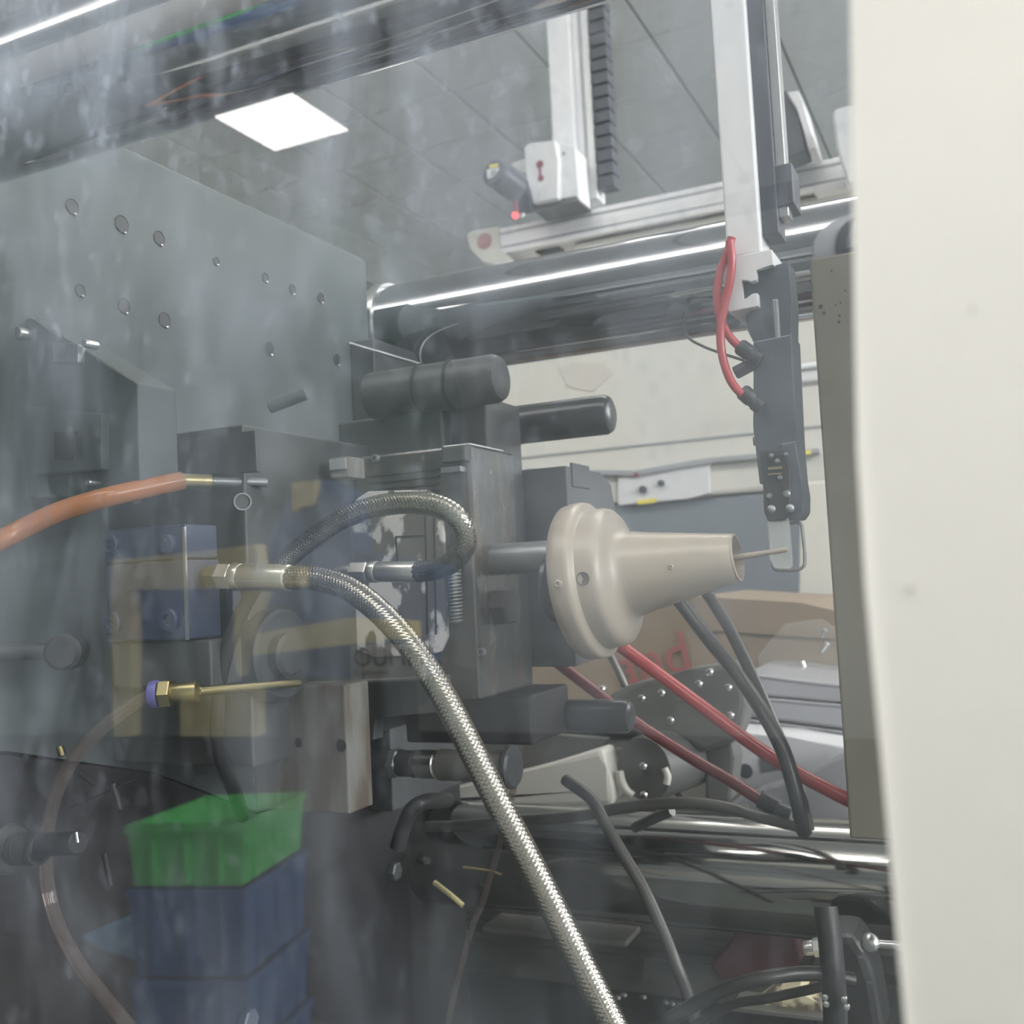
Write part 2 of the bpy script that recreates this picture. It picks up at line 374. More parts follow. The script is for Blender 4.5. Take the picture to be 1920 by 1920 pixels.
# ================================================================== MOVING PLATEN
pl = thing('moving_platen', (-.58, .6, H-.2), 'tall grey-green platen plate with rows of tapped holes', 'platen')
PXF = -.51
bm = prism(B(), [Vector((-.63, y_, H+z_)) for y_, z_ in ((.215, -.06), (.41, -.08), (.52, -.11), (.62, -.16), (.80, -.17), (.80, .303), (.215, .303))], (.63+PXF, 0, 0), .002)
obj('plate', bm, 'platen', pl)
holes = [(135, 388, 15), (228, 421, 17), (298, 447, 14), (232, 574, 15), (308, 600, 15), (505, 654, 13), (497, 521, 9), (548, 543, 10), (601, 559, 10), (405, 490, 8), (632, 675, 11), (150, 545, 12)]
for i, (x, y, r) in enumerate(holes):
    p = PX(x, y, PXF); R = r*dist(p)/F
    bm = lathe(B(), p+Vector((.0006, 0, 0)), (-1, 0, 0), [(0, R*.98), (.0004, R*.9), (.0004, 0)], 24)
    h_ = obj('tapped_hole', bm, 'rubber', pl, True)
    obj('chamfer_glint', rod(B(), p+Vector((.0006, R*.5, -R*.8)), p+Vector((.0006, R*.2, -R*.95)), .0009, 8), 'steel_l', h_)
# lower body of the platen, in shadow
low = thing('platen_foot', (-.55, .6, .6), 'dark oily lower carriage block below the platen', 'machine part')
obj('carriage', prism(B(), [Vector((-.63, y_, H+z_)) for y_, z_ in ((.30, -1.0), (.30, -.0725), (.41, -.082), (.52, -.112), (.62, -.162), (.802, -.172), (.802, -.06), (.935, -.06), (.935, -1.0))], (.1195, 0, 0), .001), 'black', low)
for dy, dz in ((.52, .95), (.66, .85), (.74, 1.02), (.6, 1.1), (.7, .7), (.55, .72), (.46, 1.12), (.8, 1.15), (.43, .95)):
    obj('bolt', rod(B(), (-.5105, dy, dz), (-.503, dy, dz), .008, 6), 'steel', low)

# ================================================================== MOULD (moving half)
md = thing('injection_mould', (-.4, .6, H-.1), 'dark stacked-plate mould half holding the cream moulding', 'mould')
Z = lambda x, y, Y: PY(x, y, Y).z
obj('clamp_plate', boxm(-.509, -.485, .767, .90, H-.19, H+.2195, .001), 'moulddark', md)
# base block whose front edge shows as a pale line at the left
zt0, zb0 = Z(200, 830, .485), Z(213, 1430, .485)
obj('base_block', boxm(-.509, -.40, .485, .76, zb0, zt0, .0015), 'mouldmid', md)
obj('edge_highlight', rod(B(), PX(656, 643, -.484), PX(796, 684, -.484), .0006, 8), 'edge', md)  # thin white rod painting the lamp's highlight on the plate edge
# core plate with a front corner at px 890
xc = PY(890, 1050, .6).x
z1, z2 = Z(890, 831, .6), Z(890, 1312, .6)
obj('core_plate', boxm(-.40, xc, .60, .668, z2, z1, .002), 'mouldwet', md)
z3 = Z(925, 738, .63)
zq = Z(890, 831, .6)
obj('edge_highlight', rod(B(), (PY(832, 834, .6).x, .5995, zq), (xc, .5995, zq), .0004, 8), 'edge', md)  # highlight line along the core plate's top, painted as a white rod
obj('edge_highlight', rod(B(), (xc+.0003, .6, zq), (xc+.0003, .65, zq), .0005, 8), 'edge', md)
obj('back_plate', boxm(-.40, xc-.003, .632, .69, z2, z3, .002), 'moulddark', md)
obj('step_plate', boxm(PY(690, 790, .66).x, PY(880, 790, .66).x, .62, .70, z1-.01, Z(800, 770, .62), .002), 'moulddark', md)
# slide bracket with painted top highlight and small rail piece
obj('rail_strip', boxm(PY(832, 880, .596).x, PY(868, 880, .596).x, .592, .60, Z(850, 886, .596), Z(850, 876, .596)), 'steel', md)
obj('groove_block', boxm(PY(832, 860, .596).x, xc, .593, .60, Z(860, 866, .596), Z(860, 836, .596), .0008), 'mouldmid', md)
# cavity cooling spout block beyond
Yb = .70
x5 = PY(1070, 1050, Yb).x
P_ = []
ztop = Z(1070, 872, Yb); zbot = Z(1070, 1250, Yb)
bm = B()
ya, yb = Yb, PX(1162, 1100, x5).y
prof = [(ya, zbot), (ya, ztop), (ya+(yb-ya)*.72, ztop), (ya+(yb-ya)*.93, ztop-.008), (yb, ztop-.026), (yb, zbot+.018), (yb-.012, zbot+.004)]
prism(bm, [Vector((x5, a, b)) for a, b in prof], (-.075, 0, 0), .0008)
obj('slide_block', bm, 'moulddark', md)
p = PX(1088, 898, x5)
obj('lifting_notch', boxm(x5-.001, x5+.0012, p.y-.018, p.y+.018, p.z-.007, p.z+.011, .0008), 'moulddark', md)
obj('lower_slide', boxm(PY(770, 1340, .66).x, PY(1004, 1300, .66).x, .652, .72, Z(900, 1392, .66), Z(900, 1300, .66), .002), 'black', md)
# leader pins
def hpin(name, x0, x1, yc, Y, r, m='pin', par=md, lab=None, seg=32, round_=.005):
    a = PY(x0, yc[0], Y); b = PY(x1, yc[1], Y); z = b.z
    l = b.x-a.x
    bm = lathe(B(), (a.x, Y, z), (1, 0, 0), [(0, 0), (0, r), (l-round_, r), (l-round_*.3, r-round_*.35), (l, r-round_), (l, 0)], seg)
    o = obj(name, bm, m, par, True)
    if lab: o['label'] = lab
    return o
hpin('leader_pin', 940, 1148, (792, 776), .72, .0148)
hpin('leader_pin', 985, 1186, (1345, 1343), .72, .0120)
hpin('guide_bush', 700, 944, (735, 708), .62, .0165, 'moulddark', round_=.006)
for xx in (792, 850):
    p = PY(xx, 720, .62); bz = PY(944, 708, .62).z
    obj('bush_ring', lathe(B(), (p.x, .62, bz), (1, 0, 0), [(0, .016), (0, .0178), (.002, .0178), (.002, .016)], 40), 'black', md, True)
# core rod carrying the moulding
ca = PY(945, 1040, .63); cb = PY(1045, 1042, .63)
obj('core_rod', rod(B(), (ca.x-.03, .63, cb.z), (cb.x+.01, .63, cb.z), .0105, 32), 'steel', md, True)
obj('core_collar', rod(B(), (ca.x-.03, .63, cb.z-.032), (ca.x+.004, .63, cb.z-.032), .013, 6), 'black', md)
obj('core_seal', lathe(B(), (cb.x-.006, .63, cb.z-.02), (1, 0, 0), [(0, .02), (.002, .024), (.005, .024), (.005, .015)], 40), 'pin', md, True)
# seams and cap screws on the near faces
for x, y, Y, r in ((780, 820, .632, 9), (706, 860, .60, 8), (905, 1222, .6, 8), (690, 1100, .6, 8)):
    p = PY(x, y, Y); obj('cap_screw', lathe(B(), p, (0, -1, 0), [(0, size(r, p)), (.002, size(r, p)), (.003, size(r, p)*.8), (.003, size(r, p)*.5), (.001, size(r, p)*.45), (.001, 0)], 24), 'steel', md, True)
for k in range(4):
    yy = 885+k*13
    obj('seam', boxm(PY(690, yy, .6).x, PY(825, yy, .6).x, .5992, .6005, Z(760, yy+3, .6), Z(760, yy, .6)), 'black', md)
# springs between plates
def spring(p, q, R, r, turns, m, par=None):
    p = Vector(p); q = Vector(q); a, b = frame(q-p); path = []
    for i in range(turns*14+1):
        t = i/(turns*14); an = 2*PI*turns*t; path.append(p.lerp(q, t)+(a*math.cos(an)+b*math.sin(an))*R)
    return obj('spring', tube(B(), path, r, 6), m, par, True)
sp1 = PY(856, 1168, .592); sp2 = PY(852, 1062, .592)
spring(sp1, sp2, .004, .0006, 16, 'steel', md)

# etched plaque on the near face
plq = thing('etched_plate', PY(745, 1230, .597), 'worn metal plate with peeling white paint behind the hose loop', 'plate')
pq = [(668, 935), (690, 921), (800, 918), (829, 935), (834, 1100), (838, 1195), (826, 1222), (800, 1229), (700, 1232), (662, 1215), (655, 1100), (652, 960)]
obj('plate', pyprism(pq, .5962, .0036, .0006), 'plaque', plq)
for xx in (797, 813):
    obj('engraved_line', pyprism([(xx-1.2, 965), (xx+1.2, 965), (xx+5, 1190), (xx+2.5, 1190)], .5955, .0012), 'black', plq)
obj('engraved_frame', pyprism([(740, 1005), (795, 1003), (797, 1006), (743, 1008), (747, 1060), (744, 1060)], .5955, .0012), 'black', plq)

# grey faces with hex boss and small side bits
bp = thing('core_pull_cylinder', PY(480, 1225, .5), 'grey round boss with a socket screw below the sleeve fitting', 'cylinder')
p = PX(505, 1228, -.40+.001); 
obj('boss', lathe(B(), p, (1, 0, 0), [(-.004, .027), (.010, .027), (.012, .025), (.012, 0)], 48), 'mouldmid', bp, True)
obj('end_cap', lathe(B(), p+Vector((.012, -.004, 0)), (1, 0, 0), [(-.004, .013), (.006, .013), (.008, .011), (.008, 0)], 36), 'mouldmid', bp, True)
bp2 = thing('cable_gland', PY(452, 940, .52), 'chrome-ringed round plug above the blue clamp', 'plug')
p = PY(454, 941, .482)
obj('ring', lathe(B(), p, Vector((.75, -.66, 0)), [(0, .0052), (.002, .0052), (.002, .0044), (.001, .0044)], 32), 'steel', bp2, True)
obj('plug', lathe(B(), p, Vector((.75, -.66, 0)), [(-.004, .0054), (.0008, .0044), (.0008, 0)], 32), 'mouldmid', bp2, True)
# small light blocks
sb = thing('sensor_block', PY(638, 880, .56), 'small pale grey sensor block left of the mould plates', 'block')
obj('body', boxm(PY(618, 875, .56).x, PY(652, 875, .56).x, .56, .58, Z(636, 896, .56), Z(636, 857, .56), .0008), 'rust', sb)
obj('cover', boxm(PY(620, 875, .56).x, PY(650, 875, .56).x, .5585, .56, Z(636, 880, .56), Z(636, 860, .56)), 'alu2', sb)

# blue mould clamp
bc = thing('mould_clamp', PY(300, 1198, .45), 'dark blue clamp block with two socket screws at left', 'clamp')
yc = .44; xa, xb = PY(197, 1090, yc).x, PY(349, 1090, yc).x
obj('lower_block', boxm(xa, xb, yc, PX(414, 1150, xb).y, Z(300, 1201, yc), Z(300, 1052, yc), .0012), 'blue', bc)
obj('upper_block', boxm(xa, xb, yc, PX(408, 1010, xb).y, Z(300, 1050, yc), Z(300, 986, yc), .0012), 'blue', bc)
obj('stop_block', boxm(xb, PY(412, 1130, .478).x+.004, .478, .53, Z(420, 1165, .48), Z(420, 1108, .48), .0008), 'blue', bc)
obj('edge_trim', boxm(xb-.0010, xb+.0006, yc-.0008, yc+.0006, Z(349, 1200, yc), Z(349, 987, yc)), 'steel_l', bc)
for x, y, r in ((321, 1162, 22), (318, 1020, 18), (216, 1168, 20), (213, 1020, 18)):
    p = PY(x, y, yc); R = size(r, p); s = obj('socket_screw', lathe(B(), p, (0, -1, 0), [(-.001, R), (.0025, R), (.0034, R*.86), (.0034, R*.5), (.001, R*.45), (.001, 0)], 30), 'blue', bc, True)
obj('lower_tab', boxm(xa, xb+.012, yc+.004, yc+.03, Z(300, 1290, yc), Z(300, 1204, yc), .0012), 'mouldmid', bc)

# rust-stained spacer block and the panel above it
rb = thing('spacer_block', PY(570, 1520, .52), 'rust-streaked pale steel block above the green crate reflection', 'block')
x_a, x_b = PY(477, 1450, .52).x, PY(652, 1450, .52).x
obj('block', boxm(x_a, x_b, .52, PX(698, 1450, x_b).y, Z(570, 1522, .52), Z(570, 1285, .52), .0012), 'rust', rb)
obj('face_plate', pyprism([(556, 1282), (690, 1276), (828, 1268), (832, 1335), (700, 1345), (700, 1388), (600, 1392), (566, 1320)], .565, .012, .0008), 'mouldmid', rb)
for x, y, r in ((560, 1392, 9), (640, 1398, 12)):
    p = PY(x, y, .52); obj('pit', lathe(B(), p+Vector((0, -.0004, 0)), (0, 1, 0), [(0, size(r, p)), (.0003, size(r, p)*.9), (.0003, 0)], 10), 'black', rb)

# ejector rod assembly at the bottom of the mould
er = thing('ejector_rod', PY(860, 1440, .62), 'stepped steel guide rod with a round end disc below the mould', 'rod')
zz = Z(900, 1436, .62)
def seg(name, x0, x1, r, m, hexa=False):
    a = PY(x0, 1436, .62).x; b = PY(x1, 1436, .62).x
    obj(name, rod(B(), (a, .62, zz), (b, .62, zz), r, 6 if hexa else 40), m, er, not hexa)
seg('shank', 690, 780, .009, 'black'); seg('nut', 735, 752, .0105, 'steel', True); seg('bright_step', 752, 776, .0075, 'steel_l')
seg('spacer_ring', 776, 782, .0095, 'black'); seg('bright_sleeve', 782, 822, .0095, 'steel_l'); seg('long_sleeve', 824, 950, .0105, 'rail'); seg('end_disc', 950, 966, .0142, 'moulddark')

# ================================================================== BRAIDED HOSES
def braided(path, R, step=.00042, seg=72, pitch=.0022):
    path, L = resample(path, step); n = len(path)
    nu = 12                                   # strand pairs round the hose
    def rr(i, q):
        u = q/(2*PI)*nu; v = i*step/pitch
        a = u+v; b = u-v
        ca_ = abs(math.sin(PI*a)); cb_ = abs(math.sin(PI*b))
        top = (int(math.floor(a))+int(math.floor(b))) % 2
        return R+.00050*((ca_**.6)*(.6+.4*cb_) if top else (cb_**.6)*(.6+.4*ca_))-.0004
    return tube(B(), path, rr, seg)
ha = thing('braided_hose', PY(430, 1085, .455), 'large braided steel hose running from the brass nipple down to the bottom edge', 'hose')
hz = [(540, 1084, .455), (600, 1086, .452), (660, 1108, .447), (715, 1150, .443), (765, 1205, .44), (812, 1272, .44), (856, 1350, .44), (900, 1437, .44), (945, 1525, .44), (990, 1610, .44), (1040, 1708, .44), (1092, 1812, .44), (1150, 1925, .44), (1230, 2080, .44)]
braidA = obj('braid', braided(spline(pts(hz), 14), .0064), 'braid', ha, True)
def fit(parent, p0, dirv, items):
    for nm, t0, t1, r0, r1, m, hx in items:
        bm = lathe(B(), Vector(p0)+Vector(dirv)*t0, dirv, [(0, 0), (0, r0), (min(.0006, (t1-t0)*.2), r0*1.03), (t1-t0-min(.0006, (t1-t0)*.2), r1*1.03), (t1-t0, r1), (t1-t0, 0)], 6 if hx else 40)
        obj(nm, bm, m, parent, not hx)
e = PY(540, 1084, .455); s = PY(440, 1081, .455); dv = (e-s).normalized(); l = (e-s).length; k = l/100  # metres per pixel along the fitting
fit(ha, s, dv, [('sleeve', 14*k, 100*k, .0069, .0069, 'sleeve', 0), ('sleeve_bead', 100*k, 104*k, .0071, .0068, 'sleeve', 0), ('collar', 0, 14*k, .0076, .0072, 'sleeve', 0), ('hex_nut', -26*k, -1*k, .0076, .0076, 'sleeve', 1),
                ('nipple_hex', -50*k, -28*k, .0060, .0060, 'brass', 1), ('nipple', -75*k, -50*k, .0036, .0048, 'brass', 0)])
for q in (0.3, 2.2, 4.2):
    a, b = frame(dv); c = (a*math.cos(q)+b*math.sin(q))*.0069
    obj('crimp_rib', rod(B(), s+dv*(18*k)+c, s+dv*(94*k)+c, .0005, 8), 'sleeve', ha, True)
hb = thing('braided_hose', PY(640, 1070, .55), 'looped braided steel hose curling over the peeling plate', 'hose')
hy = [(784, 1072, .545), (815, 1068, .54), (845, 1055, .53), (868, 1030, .52), (873, 1000, .515), (855, 968, .51), (818, 948, .508), (765, 943, .508), (705, 950, .51), (645, 972, .51), (595, 1003, .51), (552, 1036, .51), (510, 1075, .508), (492, 1092, .506)]
braidB = obj('braid', braided(spline(pts(hy), 14), .0064), 'braid', hb, True)
e = PY(784, 1072, .545); s = PY(700, 1072, .545); dv = (e-s).normalized(); l = (e-s).length; k = l/84
fit(hb, s, dv, [('sleeve', 8*k, 84*k, .0062, .0062, 'sleeve', 0), ('collar', -6*k, 8*k, .0066, .0066, 'sleeve', 0), ('hex_nut', -40*k, -8*k, .0064, .0064, 'sleeve', 1), ('nipple', -60*k, -40*k, .0042, .0045, 'sleeve', 0), ('nipple_tip', -75*k, -60*k, .0026, .0034, 'sleeve', 0)])

cable('black_hose', [(482, 1096, .462), (455, 1145, .458), (428, 1210, .456), (411, 1285, .455), (407, 1360, .455), (416, 1425, .465), (436, 1475, .49), (455, 1530, .52)], .0042, 'cable', 'dark smooth hose running down beside the blue clamp', 'hose')
# ================================================================== TUBES AT LEFT
ot = thing('orange_hose', PY(335, 900, .46), 'translucent orange hose with a brass tail at left', 'hose')
obj('tube', tube(B(), spline(pts([(-120, 1085, .32), (-40, 1035, .36), (20, 1003, .385), (110, 960, .40), (210, 930, .415), (290, 912, .44), (338, 902, .457)]), 12), .0055, 18), 'orange', ot, True)
a = PY(338, 902, .457); b = PY(500, 905, .50)
obj('hose_tail', rod(B(), a-(b-a)*.05, a.lerp(b, .35), .0045, 20), 'brass', ot, True)
obj('pipe', rod(B(), a.lerp(b, .35), b, .0028, 20), 'steel', ot, True)
for x, y in ((108, 957), (255, 925)):
    p = PY(x, y, .451); obj('dark_band', lathe(B(), p, (PY(x+20, y-6, .452)-p), [(-.002, .0053), (-.002, .0058), (.002, .0058), (.002, .0053)], 24), 'darkred', ot, True)
ct = thing('clear_hose', PY(300, 1300, .42), 'clear brownish hose curving down from a violet push-in collet', 'hose')
obj('tube', tube(B(), spline(pts([(285, 1302, .42), (250, 1322, .418), (195, 1362, .415), (140, 1420, .412), (105, 1490, .41), (88, 1570, .41), (88, 1650, .41), (108, 1730, .41), (150, 1810, .41), (205, 1880, .41), (260, 1950, .41), (330, 2060, .41)]), 12), .0038, 20), 'cleartube', ct, True)
a = PY(283, 1302, .42); b = PY(372, 1296, .43); dv = (b-a).normalized(); k = (b-a).length/89
fit(ct, a, dv, [('collet', 0, 16*k, .0070, .0070, 'purple', 0), ('body', 18*k, 40*k, .0074, .0074, 'brass', 1), ('thread', 40*k, 88*k, .005, .0055, 'brass', 0)])
obj('stem', rod(B(), b, PY(560, 1280, .50), .0024, 16), 'brass', ct, True)

# core-pull unit high at the left
cu_ = thing('core_pull_unit', PY(120, 950, .42), 'dark greasy core-pull unit with bright edges at far left', 'machine part')
obj('body', pyprism([(20, 598), (62, 596), (258, 718), (262, 905), (150, 930), (22, 935)], .428, .03, .001), 'platen', cu_)
obj('bright_edge', rod(B(), PY(62, 597, .426), PY(112, 631, .426), .0004, 6), 'steel_l', cu_)  # thin bright steel rods along parts of the top edge
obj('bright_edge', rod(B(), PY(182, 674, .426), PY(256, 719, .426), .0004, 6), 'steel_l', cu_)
obj('cover_plate', pyprism([(98, 640), (146, 645), (146, 680), (100, 678)], .423, .006, .0006), 'steel', cu_)
obj('cover_plate', pyprism([(60, 760), (190, 775), (190, 880), (62, 890)], .422, .006, .0006), 'platen', cu_)
obj('port', pyprism([(100, 808), (140, 810), (140, 862), (102, 860)], .420, .003, .0004), 'black', cu_)
for x, y, r_ in ((165, 645, 8), (40, 625, 12), (172, 905, 7)):
    p = PY(x, y, .423); obj('bolt', lathe(B(), p, (0, -1, 0), [(-.006, size(r_, p)), (.002, size(r_, p)), (.003, size(r_, p)*.8), (.003, 0)], 20), 'steel_l', cu_, True)
# pale bracket and angled lever beside the mould
ab = thing('angle_bracket', PY(420, 890, .484), 'pale grey angle bracket on the block above the brass hose tail', 'bracket')
obj('plate', pyprism([(370, 822), (478, 806), (482, 885), (374, 890)], .481, .0035, .0005), 'mouldmid', ab)
obj('lever', rod(B(), PY(505, 765, .55), PY(575, 738, .56), .004, 16), 'platen', ab, True)
# round knob and screws low on the machine side
kn = thing('hand_knob', PY(120, 1225, .42), 'dark round knob with a pale stub at left below the clamp', 'knob')
p = PY(122, 1222, .41)
obj('knob', lathe(B(), p, Vector((.5, -.86, 0)), [(-.01, 0), (-.01, .010), (.004, .010), (.006, .008), (.006, 0)], 32), 'black', kn, True)
obj('stub', rod(B(), PY(-60, 1222, .40), PY(100, 1222, .41), .0045, 16), 'steel', kn, True)
# small parts low at the left
ls = thing('spring_damper', PY(60, 1650, .40), 'dark coil spring and grey rod at lower left', 'spring')
obj('rod', rod(B(), PY(-40, 1590, .40), PY(26, 1592, .40), .0135, 32), 'mouldmid', ls, True)
spring(PY(26, 1592, .40), PY(78, 1592, .40), .0075, .0011, 7, 'black', ls)
obj('sleeve', rod(B(), PY(78, 1584, .40), PY(148, 1580, .40), .0062, 24), 'rubber', ls, True)
obj('bright_ring', rod(B(), PY(143, 1560, .395), PY(146, 1580, .395), .0008, 8), 'steel_l', ls, True)
bk = thing('bed_bracket', PY(180, 1550, .43), 'thin greasy pipes and brass tip in the shadow at far left', 'bracket')
for i, (x0, y0, x1, y1) in enumerate(((130, 1515, 255, 1460), (40, 1395, 60, 1450), (150, 1450, 178, 1472), (212, 1470, 226, 1520), (196, 1600, 208, 1662))):
    obj('pipe', rod(B(), PY(x0, y0, .43), PY(x1, y1, .43), (.0004 if i == 0 else .0016), 10), 'black', bk, True)
obj('brass_tip', rod(B(), PY(112, 1400, .42), PY(118, 1418, .42), .002, 10), 'brass', bk, True)

# ================================================================== MOULDED PRODUCT AND SPRUE
pr = thing('moulded_part', PY(1100, 1240, .63), 'cream funnel-shaped plastic moulding with an oval flange and long barrel', 'moulding')
axs = PY(1108, 1088, .63); axe = PY(1378, 1046, .63)
dv = (axe-axs).normalized(); Lp = (axe-axs).length
R1 = size(147, axs)
def at(t): return axs+dv*Lp*t
prof = [(-.010, .006), (-.010, R1*.94), (-.008, R1*.985), (-.004, R1), (.002, R1), (.0042, R1*.99), (.0056, R1*.96), (.0062, R1*.915), (.0074, R1*.890), (.0110, R1*.882), (.0165, R1*.875), (.0195, R1*.855), (.0215, R1*.81), (.0230, R1*.74), (.0240, R1*.67), (.0252, R1*.61), (.0270, R1*.56), (.030, R1*.53), (.034, R1*.52)]
rb0 = R1*.512; re = size(46, axe)
for q in range(1, 9): prof.append((.034+(Lp-.034)*q/8, rb0+(re-rb0)*q/8))
prof += [(Lp+.0008, re*.97), (Lp+.0008, re*.9), (Lp-.001, re*.88), (Lp-.05, re*.86), (Lp-.05, .001)]
bm = lathe(B(), axs, dv, prof, 96)
from mathutils.bvhtree import BVHTree
bvh = BVHTree.FromBMesh(bm)
o = obj('body', bm, 'plastic', pr, True)
def onbody(x, y):        # where the line of sight to a mark meets the moulding's wall
    p, n, _, _ = bvh.ray_cast(Vector((0, 0, H)), ray(x, y).normalized())
    ax_ = axs+dv*((p-axs).dot(dv)); return p, (p-ax_).normalized()
p, nn = onbody(1093, 1085)
obj('hole', lathe(B(), p-nn*.0003, nn, [(.0003, .0), (.0003, .0034), (.0008, .0037), (.0008, .0041), (-.001, .0044)], 28), mat('hole_bottom', (.12, .105, .085), .5), pr, True)
p, nn = onbody(1258, 1063)
obj('pimple', lathe(B(), p, nn, [(-.001, .0018), (.0006, .0016), (.001, .0011), (.0005, .0007), (.0005, 0)], 20), 'plastic', pr, True)
p, nn = onbody(1047, 1095)
obj('gate_boss', lathe(B(), p, nn, [(-.001, .0028), (.0014, .0026), (.0019, .0016), (.0008, .0008), (.0008, 0)], 24), 'plastic', pr, True)
# lip at the mouth
obj('mouth_lip', lathe(B(), at(1)-dv*.001, dv, [(0, re*.99), (.0026, re*.985), (.003, re*.95), (.003, re*.90), (0, re*.88)], 64), 'plastic', pr, True)
sl = thing('sprue', axe, 'thin cream sprue stick between the moulding and gripper', 'sprue')
a = axe-dv*.02; b = PY(1440, 1036, .625)
obj('stick', lathe(B(), a, b-a, [(0, 0), (0, .0024), ((b-a).length, .0016), ((b-a).length+.012, .0014), ((b-a).length+.012, 0)], 20), 'plastic', sl, True)

# ================================================================== TAKE-OUT ROBOT
ra = thing('takeout_robot', PY(1420, 1080, .63), 'silver vertical robot arm with black gripper reaching the moulding', 'robot arm')
YA = .63
def vbox(name, x0, x1, y0, y1, Ya, Yz, m, bev=.0008, par=ra):
    xm, ym = (x0+x1)/2, (y0+y1)/2
    return obj(name, boxm(PY(x0, ym, Ya).x, PY(x1, ym, Ya).x, Ya, Yz, Z(xm, y1, Ya), Z(xm, y0, Ya), bev), m, par)
zlo = Z(1390, 480, YA)
xl, xr = PY(1360, 440, YA).x, PY(1426, 440, YA).x
obj('arm', boxm(xl, xr, YA, YA+.028, zlo, H+1.1, .0015), 'alu', ra)
obj('arm_rail', boxm(xr, xr+.010, YA+.006, YA+.03, zlo+.012, H+1.1, .0008), 'dgrey', ra)
obj('linear_guide', boxm(xr+.010, xr+.016, YA+.010, YA+.024, Z(1450, 400, YA), H+1.1, .0006), 'steel_l', ra)
obj('carriage', boxm(xr+.008, xr+.020, YA+.008, YA+.034, Z(1455, 380, YA), Z(1455, 300, YA), .001), 'dgrey', ra)
# end bracket with dovetail slot
br = [(1354, 486), (1447, 467), (1450, 496), (1417, 505), (1418, 525), (1408, 528), (1396, 523), (1389, 524), (1392, 562), (1400, 561), (1409, 551), (1420, 549), (1422, 574), (1366, 585), (1358, 530)]
obj('end_bracket', pyprism(br, YA-.004, .034, .0005), 'white', ra)
dt = [(1419, 506), (1530, 478), (1530, 560), (1478, 575), (1480, 628), (1412, 640), (1402, 620), (1398, 590), (1423, 575), (1421, 549), (1409, 551), (1400, 561), (1392, 562), (1389, 524), (1396, 523), (1408, 528), (1418, 525)]
obj('dovetail_joint', pyprism([(1419, 507), (1478, 490), (1484, 560), (1484, 630), (1412, 641), (1402, 620), (1398, 592), (1423, 576), (1421, 549), (1409, 551), (1400, 560), (1393, 561), (1390, 525), (1396, 524), (1408, 528), (1418, 525)], YA+.002, .024, .0004), 'gripper', ra)
vbox('joint_ledge', 1450, 1460, 560, 636, YA-.002, YA+.004, 'steel')
obj('cylinder_body', pyprism([(1412, 640), (1484, 626), (1494, 840), (1500, 905), (1424, 908), (1412, 800)], YA-.002, .030, .001), 'gripper', ra)
obj('side_rail', pyprism([(1462, 832), (1492, 826), (1507, 930), (1507, 960), (1497, 974), (1472, 974), (1468, 900)], YA-.004, .024, .001), 'gripper', ra)
obj('jaw_mount', pyprism([(1424, 846), (1472, 840), (1482, 880), (1484, 960), (1470, 976), (1440, 978), (1432, 960), (1430, 900)], YA-.008, .02, .001), 'black', ra)
vbox('brass_strip', 1440, 1466, 875, 880, YA-.010, YA-.006, 'brass', 0)
vbox('brass_strip', 1440, 1466, 887, 890, YA-.010, YA-.006, 'brass', 0)
for x, y, r in ((1446, 854, 5), (1457, 864, 5), (1473, 852, 4), (1475, 926, 7), (1446, 955, 8), (1481, 953, 8), (1442, 930, 6), (1462, 895, 5)):
    p = PY(x, y, YA-.009); obj('screw', lathe(B(), p, (0, -1, 0), [(-.003, size(r, p)), (.0004, size(r, p)), (.0014, size(r, p)*.6), (.0016, 0)], 18), 'steel', ra, True)
# gripper jaws: two clear fingers and a wire loop
obj('jaw', pyprism([(1438, 978), (1478, 970), (1484, 1040), (1486, 1060), (1478, 1068), (1452, 1066), (1442, 1050)], YA-.006, .004, .0008), 'clearacr', ra)
lp = [(1477, 982), (1500, 981), (1505, 1000), (1509, 1050), (1503, 1065), (1485, 1069), (1458, 1069), (1449, 1060), (1445, 1030), (1441, 985)]
obj('wire_loop', tube(B(), spline(pts(lp, YA+.003), 6), .0010, 8), 'steel', ra, True)
obj('sensor_pin', rod(B(), PY(1414, 820, YA), PY(1416, 835, YA), .001, 10), 'brass', ra)
# pneumatic elbows
for (x0, y0), (x1, y1) in (((1385, 648), (1425, 676)), ((1390, 732), (1428, 765))):
    a = PY(x0, y0, YA-.006); b = PY(x1, y1, YA-.004); dv2 = (b-a).normalized(); l2 = (b-a).length
    bm = lathe(B(), a, dv2, [(0, 0), (0, .0040), (.0015, .0050), (.008, .0050), (.009, .0044), (l2*.65, .0044), (l2*.7, .0050), (l2, .0046), (l2, 0)], 24)
    obj('elbow_fitting', bm, 'rubber', ra, True)
obj('flow_control', rod(B(), PY(1378, 700, YA), PY(1412, 682, YA), .0042, 6), 'dgrey', ra)
for i, l_ in enumerate(([(1372, 445), (1362, 478), (1350, 510), (1345, 545), (1347, 585), (1358, 615), (1372, 636), (1388, 652)],
                       [(1368, 452), (1372, 490), (1368, 530), (1358, 575), (1351, 620), (1354, 665), (1366, 705), (1380, 728), (1393, 740)])):
    t = thing('air_tube', PY(*l_[-1], YA-.008), ('red air tube bending to the upper black elbow', 'red air tube bending to the lower black elbow')[i], 'tube')
    obj('tube', tube(B(), spline([PY(x, y, YA-.006-.003*i) for x, y in l_], 10), .0026, 14), 'red', t, True)
cable('sensor_wire', [(1284, 585), (1283, 612), (1292, 634), (1320, 650), (1352, 662), (1395, 676)], .0009, 'cable2', 'thin grey wire looping left of the red air tubes', 'wire', Y=.64)

